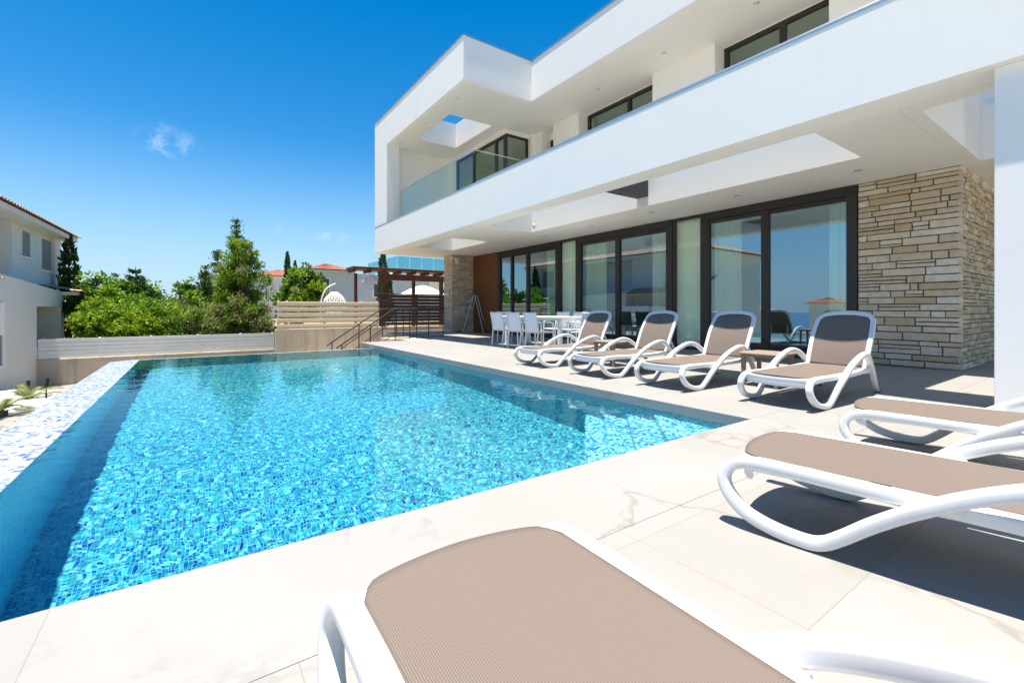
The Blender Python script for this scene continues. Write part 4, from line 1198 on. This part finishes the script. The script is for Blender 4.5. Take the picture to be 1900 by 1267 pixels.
part(MB().box(.45, 3.6, 35, 39, -1.2, 3.12), 'wall', M['wall_cream'], t)
part(MB().cbox(.35, 3.7, 34.9, 39.1, 3.122, 3.32, .02), 'parapet', M['wall_cream'], t)
part(MB().box(.9, 1.6, 34.98, 35.1, 1.4, 2.4), 'window', M['window_dark'], t)
# white modern house far right
t = thing('white_modern_house', 'white modern house with teal glass terrace rail behind the pergola', 'house', (18, 43, 0))
part(MB().box(15.15, 28, 41, 50, .02, 3.95), 'wall', M['white_house'], t)
part(MB().cbox(15.1, 28.2, 39.6, 50, 3.96, 4.55, .02).box(16.6, 28.2, 39.3, 39.58, 4.2, 4.62), 'terrace_slab', M['white_house'], t)
for a, b, c, d in ((16.4, 18.4, .4, 2.75), (20.2, 22.4, .4, 3.0)):
    f = part(MB().box(a, b, 40.97, 41.1, c, d), 'window', M['window_dark'], t)
    MB().cbox(a - .12, a - .002, 40.9, 41.1, c, d + .12, .01).cbox(b + .002, b + .12, 40.9, 41.1, c, d + .12, .01).cbox(a, b, 40.9, 41.1, d + .002, d + .12, .01).cbox((a + b) / 2 - .05, (a + b) / 2 + .05, 40.9, 40.968, c, d, .01).build('frame', M['wall_grey'], f)
fr = part(MB().box(15.15, 28, 39.66, 39.72, 4.56, 4.62).box(15.15, 15.21, 39.75, 49, 4.56, 4.62), 'terrace_rail', M['steel'], t)
x = 15.2
while x < 24:
    MB().box(x, x + 1.16, 39.68, 39.70, 4.63, 5.85).build('glass_panel', M['tealglass'], fr); x += 1.2
MB().box(15.17, 15.19, 39.8, 48, 4.63, 5.85).build('glass_panel', M['tealglass'], fr)
# two houses across the valley, seen mirrored in the panes
small_house('valley_house', 'brown house with red hipped roof mirrored in the pane nearest the stone wall', -74, -69, 31, 35.5, -11, 1.9, 1.0, M['wall_cream'], M['tile_orange'], (), .6, 24, 7)
small_house('valley_house', 'low house with red roof mirrored above the third raised lounger', -60, -54, 37.5, 42.5, -11, .7, .9, M['wall_cream'], M['tile_pale'], (), .6, 24, 7)

# ------------------------------------------------------------------ trees and plants
def leaves(mb, pts, size, r, flat=0.0, up=0.0, asp=1.9, mi=0, dirs=None):
    for i, p in enumerate(pts):
        if dirs is not None:
            d = dirs[i] + Vector((r.uniform(-.45, .45), r.uniform(-.45, .45), r.uniform(-.45, .45)))
        else:
            d = Vector((r.uniform(-1, 1), r.uniform(-1, 1), r.uniform(-1, 1) * (1 - flat) + up))
        if d.length < .01: d = Vector((0, 0, 1))
        d.normalize()
        s = d.cross(Vector((r.uniform(-1, 1), r.uniform(-1, 1), r.uniform(-1, 1))))
        if s.length < .01: continue
        s.normalize()
        l = size * r.uniform(.65, 1.3); w_ = l / asp
        n_ = d.cross(s) * l * .12
        p = Vector(p)
        mb.add([p - d * l * .5, p + s * w_ * .5 + n_, p + d * l * .5, p - s * w_ * .5 + n_], [(0, 1, 2, 3)], mi)
def tube_r(mb, pts, r0, r1, n=7):
    pts = smooth_path(pts, 3); k = len(pts)
    mb.sweep(pts, [(cos(2 * pi * i / n), sin(2 * pi * i / n)) for i in range(n)], radii=[r0 + (r1 - r0) * i / (k - 1) for i in range(k)])
def in_crown(r, rx, ry, rz, base=.0):
    while True:
        p = Vector((r.uniform(-1, 1), r.uniform(-1, 1), r.uniform(-1, 1)))
        if p.length <= 1: return Vector((p.x * rx, p.y * ry, p.z * rz))
def broad_tree(name, label, cat, x, y, z0, h, rx, ry, leaf, nclump, per, lsize, seed, mats, group=None, trunk=.25, cz=.58, crz=.45, clump=.32, asp=1.8):
    r = random.Random(seed)
    t = thing(name, label, cat, (x, y, z0), 0, group)
    cm = MB(); tm = MB()
    th = h * trunk
    tube_r(tm, [(0, 0, -.05), (r.uniform(-.05, .05) * h * .3, 0, th * .6), (r.uniform(-.05, .05) * h * .3, r.uniform(-.1, .1), h * cz)], h * .028, h * .012, 8)
    cs = []
    for k in range(nclump):
        p = in_crown(r, rx, ry, h * crz)
        # push most clumps outwards so the crown has an uneven shell and hollows
        q = p.copy(); L_ = sqrt((p.x / rx) ** 2 + (p.y / ry) ** 2 + (p.z / (h * crz)) ** 2) or 1
        f = (max(L_, .55) / L_) * r.uniform(.82, 1.10)
        c = Vector((p.x * f, p.y * f, p.z * f + h * cz))
        if c.z < .1: c.z = r.uniform(.1, h * .3)
        cs.append(c)
        if k % 3 == 0: tube_r(tm, [(0, 0, th * .7 + r.random() * h * .2), (c.x * .45, c.y * .45, (th + c.z) * .52), (c.x * .92, c.y * .92, c.z)], h * .010, h * .003, 5)
        cr = clump * r.uniform(.55, 1.3) * min(rx, h * crz)
        pts = []
        dirs = []
        for i in range(int(per * r.uniform(.6, 1.3))):
            v_ = Vector((r.gauss(0, 1), r.gauss(0, 1), r.gauss(0, .8))); v_.normalize()
            rad = cr * (r.random() ** .45)
            pts.append(c + v_ * rad); dirs.append(v_ + Vector((0, 0, .1)))
        leaves(cm, pts, lsize, r, asp=asp, mi=r.choice(range(len(mats))), dirs=dirs)
    tm.build('trunk', M['bark'], t)
    cm.build('crown', [M[m_] for m_ in mats], t)
    return t
def cypress(label, x, y, z0, h, rad, seed, group='dark column shaped cypresses'):
    r = random.Random(seed)
    t = thing('cypress_tree', label, 'tree', (x, y, z0), 0, group)
    cm = MB(); tm = MB()
    tube_r(tm, [(0, 0, -.05), (0, 0, h * .5), (0, 0, h * .95)], h * .022, .01, 6)
    n = int(150 * h)
    pts = []; dirs = []
    for i in range(n):
        u = r.random() ** .9
        prof = (min(1, u * 9) ** .5) * (1 - u ** 3.2) ** .7
        a = r.uniform(0, 2 * pi)
        lump = 1 + .28 * noise.noise((cos(a) * 2, sin(a) * 2, u * h * 1.4 + seed))
        rr = rad * prof * lump * (r.uniform(.55, 1.05))
        pts.append(Vector((rr * cos(a), rr * sin(a), h * (.04 + .96 * u)))); dirs.append(Vector((cos(a) * .35, sin(a) * .35, 1.0)))
    leaves(cm, pts, .34, r, asp=2.6, dirs=dirs)
    tm.build('trunk', M['bark'], t); cm.build('crown', M['leaf_dark'], t)
    return t
def conifer(label, x, y, z0, h, rad, seed, mats, nwhorl=26, per=7, lean=0, top=1.0, spr=.16, group=None, low=.06, dens=1.0, asp=3.2, name='conifer_tree', pw=.85):
    r = random.Random(seed)
    t = thing(name, label, 'tree', (x, y, z0), 0, group)
    cm = MB(); tm = MB()
    tube_r(tm, [(0, 0, -.05), (lean * .5, 0, h * .5), (lean, 0, h * .985)], h * .022, .012, 8)
    for k in range(nwhorl):
        u = low + (1 - low) * (k + r.uniform(-.3, .3)) / nwhorl
        u = min(.985, max(low, u))
        R_ = rad * (1 - u) ** pw * (1 + .0 * u) + .05
        for j in range(per):
            a = 2 * pi * (j + r.uniform(-.35, .35)) / per + k * 2.4
            ln = R_ * r.uniform(.62, 1.15)
            rise = r.uniform(.15, .55) * ln * (.4 + u * .9)
            b0 = Vector((lean * u, 0, h * u)); b1 = b0 + Vector((cos(a) * ln, sin(a) * ln, rise))
            mid = b0.lerp(b1, .5) + Vector((0, 0, -.08 * ln))
            if ln > .35: tube_r(tm, [b0, mid, b1], .011 * h * (1 - u) * .6 + .006, .004, 4)
            n = int((7 + 26 * ln) * dens)
            pts = []; dirs = []
            for i in range(n):
                s = r.random() ** .65
                c = b0.lerp(mid, s * 2) if s < .5 else mid.lerp(b1, s * 2 - 1)
                w_ = spr * (1.25 - .6 * s) * (1 + ln * .25)
                pts.append(c + Vector((r.gauss(0, w_), r.gauss(0, w_), r.gauss(0, w_ * .6))))
                dirs.append(Vector((cos(a) * .8, sin(a) * .8, .75)))
            leaves(cm, pts, .20 + .02 * h * (1 - u) * .4, r, asp=asp, dirs=dirs, mi=r.choice(range(len(mats))))
    tm.build('trunk', M['bark'], t); cm.build('crown', [M[m_] for m_ in mats], t)
    return t
# the big conifer and its neighbours behind the white fence
broad_tree('conifer_tree', 'tall bright green feathery conifer rising above the right end of the white fence', 'tree', 2.15, 29.2, -1.25, 6.3, 1.35, 1.1, None, 100, 150, .20, 3, ['leaf_pine', 'leaf_pine', 'leaf_lime', 'leaf_pine', 'leaf_olive'], None, .1, .48, .50, .30, 3.4)
conifer('darker thin spired conifer just behind the tall bright conifer', 2.30, 30.6, -1.25, 7.5, 1.35, 4, ['leaf_dark', 'leaf_pine'], 28, 6, -.25, dens=1.0, spr=.12)
broad_tree('olive_bush', 'grey green bushy conifer hanging over the right end of the white fence', 'shrub', 2.75, 28.2, -1.25, 3.1, 1.05, .9, None, 46, 95, .17, 31, ['leaf_olive', 'leaf_olive', 'leaf_pine'], None, .1, .5, .48, .34, 3.2)
broad_tree('olive_bush', 'grey green bush in front of the left skirt of the tall conifer', 'shrub', .95, 28.4, -1.25, 2.9, 1.0, .8, None, 44, 90, .16, 32, ['leaf_olive', 'leaf_pine', 'leaf_olive'], None, .1, .5, .48, .36, 3.0)
broad_tree('hedge_shrub', 'small olive shrub spilling over the fence top at the fence end', 'shrub', 3.25, 27.55, -1.0, 1.5, .42, .35, None, 22, 70, .12, 33, ['leaf_olive', 'leaf_pine'], None, .1, .5, .5, .4, 3.0)
# bright hedge shrubs along the white fence
GS = 'bright green shrubs along the white fence'
hd = [(-3.85, 29.1, 2.3, .85, ['leaf_lime', 'leaf_lime', 'leaf_green'], 'lime green broad leaved shrub directly beside the left house porch'),
      (-3.0, 28.8, 2.55, .95, ['leaf_lime', 'leaf_green'], 'lime green shrub second from the left house along the white fence'),
      (-2.3, 28.2, 1.95, .9, ['leaf_lime', 'leaf_lime'], 'low yellow green shrub in front of the taller ones along the white fence'),
      (-1.45, 28.7, 2.5, .95, ['leaf_green', 'leaf_lime'], 'mid green shrub at the middle of the white fence'),
      (-.6, 28.4, 2.1, .9, ['leaf_green', 'leaf_olive', 'leaf_lime'], 'small leaved green shrub right of the middle of the white fence'),
      (.2, 28.6, 2.2, .85, ['leaf_olive', 'leaf_green'], 'olive toned small leaved shrub left of the tall conifer')]
for i, (x, y, h, rx, ms, lb) in enumerate(hd):
    broad_tree('hedge_shrub', lb, 'shrub', x, y, -1.25, h * 1.12, rx * 1.08, .8, None, 48, 90, .17 if i < 4 else .12, 50 + i, ms, GS, .12, .52, .46, .36, 1.7)
for i, (x, y, h, ms, lb) in enumerate([(-3.5, 30.4, 3.3, ['leaf_green', 'leaf_lime'], 'taller green shrub just behind the first lime shrubs by the left house'), (-2.1, 30.2, 3.0, ['leaf_lime', 'leaf_green'], 'bright shrub in the second row behind the middle of the white fence'), (-.9, 30.3, 2.9, ['leaf_green', 'leaf_olive'], 'mixed green shrub in the second row right of the fence middle'), (.1, 30.0, 3.1, ['leaf_lime', 'leaf_pine'], 'bright shrub in the second row against the tall conifer')]):
    broad_tree('hedge_shrub', lb, 'shrub', x, y, -1.25, h, .95, .8, None, 46, 85, .17, 150 + i, ms, 'second row of green shrubs behind the white fence', .12, .55, .44, .36, 1.8)
# taller trees further back
broad_tree('broadleaf_tree', 'loose tall green tree behind the shrubs beside the left house', 'tree', -4.1, 31.5, -1.25, 4.1, 1.2, 1.0, None, 46, 80, .21, 61, ['leaf_green', 'leaf_green', 'leaf_dark'], None, .2, .6, .42, .34)
broad_tree('broadleaf_tree', 'dark leaved tree behind the middle of the shrub hedge', 'tree', -2.3, 32.0, -1.25, 3.9, 1.4, 1.0, None, 50, 80, .21, 62, ['leaf_green', 'leaf_dark'], None, .2, .6, .42, .32)
broad_tree('broadleaf_tree', 'small dark round tree at the gap in the hedge below open sky', 'tree', -.55, 33.5, -1.25, 4.1, .9, .8, None, 36, 70, .19, 63, ['leaf_dark', 'leaf_green'], None, .25, .62, .40, .34)
conifer('star topped young conifer poking above the middle of the hedge', -2.75, 34.5, -1.25, 4.85, 1.25, 71, ['leaf_dark'], 9, 6, 0, spr=.07, low=.35, dens=1.6, pw=.7)
conifer('small pointed conifer above the left part of the hedge', -3.9, 36.0, -1.25, 4.5, .7, 72, ['leaf_green', 'leaf_dark'], 14, 6, .1, spr=.09)
conifer('dark ragged conifer left of the tall bright conifer', .45, 33.5, -1.25, 5.0, 1.15, 73, ['leaf_dark', 'leaf_pine'], 20, 7, .2, spr=.13)
conifer('dark pointed conifer between the ragged one and the tall bright conifer', 1.35, 36.5, -1.25, 6.4, 1.1, 74, ['leaf_dark'], 22, 7, 0, spr=.13)
cypress('tall dark cypress beside the left house, the highest of its pair', -5.35, 33.0, -1.25, 6.2, .52, 81)
cypress('shorter dark cypress squeezed between the left house and the tall cypress', -6.35, 34.5, -1.25, 5.4, .62, 82)
cypress('dark cypress against the corner of the left house', -7.35, 36.0, -1.25, 6.2, .45, 83)
# behind the beige fence
broad_tree('round_tree', 'round dense green tree behind the left end of the beige slat fence', 'tree', 4.75, 27.0, .02, 3.55, 1.25, 1.15, None, 90, 95, .20, 91, ['leaf_green', 'leaf_lime', 'leaf_green', 'leaf_dark'], None, .2, .52, .46, .28)
broad_tree('yellow_green_shrub', 'yellow green shrub between the conifer and the round tree', 'shrub', 4.15, 25.8, .02, 2.3, .45, .4, None, 26, 70, .14, 92, ['leaf_lime', 'leaf_olive'], None, .15, .5, .48, .4)
GCY = 'dark column shaped cypresses'
cypress('thin cypress tip above the round green tree, the taller of two', 7.1, 46, .02, 6.25, .36, 84)
cypress('second thin cypress tip just right of the taller one above the round tree', 7.85, 46.5, .02, 5.45, .34, 85)
cypress('tall dark cypress standing behind the pergola post', 12.05, 34.5, .02, 5.6, .42, 86)
cypress('shorter cypress behind the pergola, right of the tall one', 12.85, 35.5, .02, 3.9, .40, 87)
# garden trees mirrored in the glass, left of the picture
broad_tree('broadleaf_tree', 'leafy garden tree by the left house seen only in the window reflection', 'tree', -8.5, 20.5, -2.6, 5.2, 1.9, 1.7, None, 60, 80, .26, 64, ['leaf_green', 'leaf_dark', 'leaf_lime'], None, .25, .6, .4, .3)

# spiky plants, rocks and garden spikes on the pebble bed
def cycad(label, x, y, n, ln, seed):
    r = random.Random(seed)
    z = bed_z(x, y)
    t = thing('cycad_plant', label, 'plant', (x, y, z), 0, 'spiky plants on the pebble bed')
    MB().tube([(0, 0, -.05), (0, 0, .10)], .06, 8).build('stem', M['bark'], t)
    mb = MB()
    for k in range(n):
        a = 2 * pi * k / n + r.uniform(-.2, .2); e = r.uniform(.15, 1.0); l = ln * r.uniform(.75, 1.1)
        pts = []
        for j in range(12):
            u = j / 11
            rr = l * u * cos(e) * 1.0; zz = .10 + l * (u * sin(e) - .55 * u * u * (1.2 - .5 * e))
            pts.append(Vector((rr * cos(a), rr * sin(a), zz)))
        mb.tube(pts, .005, 4)
        for j in range(2, 12):
            p = pts[j]; d = (pts[j] - pts[j - 1]).normalized(); s = d.cross(Vector((0, 0, 1))).normalized()
            for sg in (1, -1):
                for q in (0, .5):
                    pp = p - (pts[j] - pts[j - 1]) * q
                    tip = pp + (s * sg * .8 + d * .7 + Vector((0, 0, .12))) * .11 * (1 - .45 * abs(j / 11 - .45))
                    sd = d * .009
                    mb.add([pp - sd, pp + sd, tip], [(0, 1, 2)])
    mb.build('fronds', M['leaf_cycad'], t)
    return t
cycad('spiky yellow green plant beside the white rocks, farther along the pool edge', -2.50, 12.1, 17, .62, 5)
cycad('spiky yellow green plant at the left edge of the picture, nearer the camera', -2.15, 9.15, 17, .55, 6)
def rock(label, x, y, sx, sy, sz, seed, rz=0):
    bm = bmesh.new(); bmesh.ops.create_icosphere(bm, subdivisions=4, radius=1)
    for v_ in bm.verts:
        c = v_.co.copy()
        k = 1 + .30 * noise.noise(c * 1.4 + Vector((seed, 0, 0))) + .12 * noise.noise(c * 4 + Vector((0, seed, 0)))
        v_.co = Vector((c.x * sx * k, c.y * sy * k, c.z * sz * k))
    me = bpy.data.meshes.new('rock'); bm.to_mesh(me); bm.free(); me.materials.append(M['rock'])
    for p in me.polygons: p.use_smooth = True
    o = bpy.data.objects.new('rock', me); col.objects.link(o)
    o.location = (x, y, bed_z(x, y) + sz * .35); o.rotation_euler = (0, 0, rz)
    return tag(o, label, 'rock', 'pale rocks on the pebble bed')
rock('long pale rock lying behind the farther spiky plant', -3.05, 12.2, .85, .36, .26, 2.2, R(62))
rock('pale rock between the two spiky plants', -2.75, 10.6, .75, .26, .20, 5.1, R(58))
rock('small pale rock beside the pool edge under the nearer spiky plant', -2.0, 9.9, .26, .18, .12, 7.7, R(20))
rock('small pale rock near the concrete wall beyond the farther spiky plant', -2.9, 14.8, .30, .22, .14, 9.2, R(40))
def spike(x, y, label):
    t = thing('garden_spike_lamp', label, 'garden lamp', (x, y, bed_z(x, y)), 0, 'black spike lamps on the pebble bed')
    MB().tube([(0, 0, -.05), (0, 0, .30)], .014, 8).build('stake', M['black'], t)
    MB().tube([(0, 0, .28), (.02, 0, .46)], .032, 10).build('lamp_head', M['black'], t)
spike(-2.62, 12.55, 'black garden spike lamp left behind the farther spiky plant')
spike(-2.32, 12.35, 'black garden spike lamp right behind the farther spiky plant, nearer the pool')
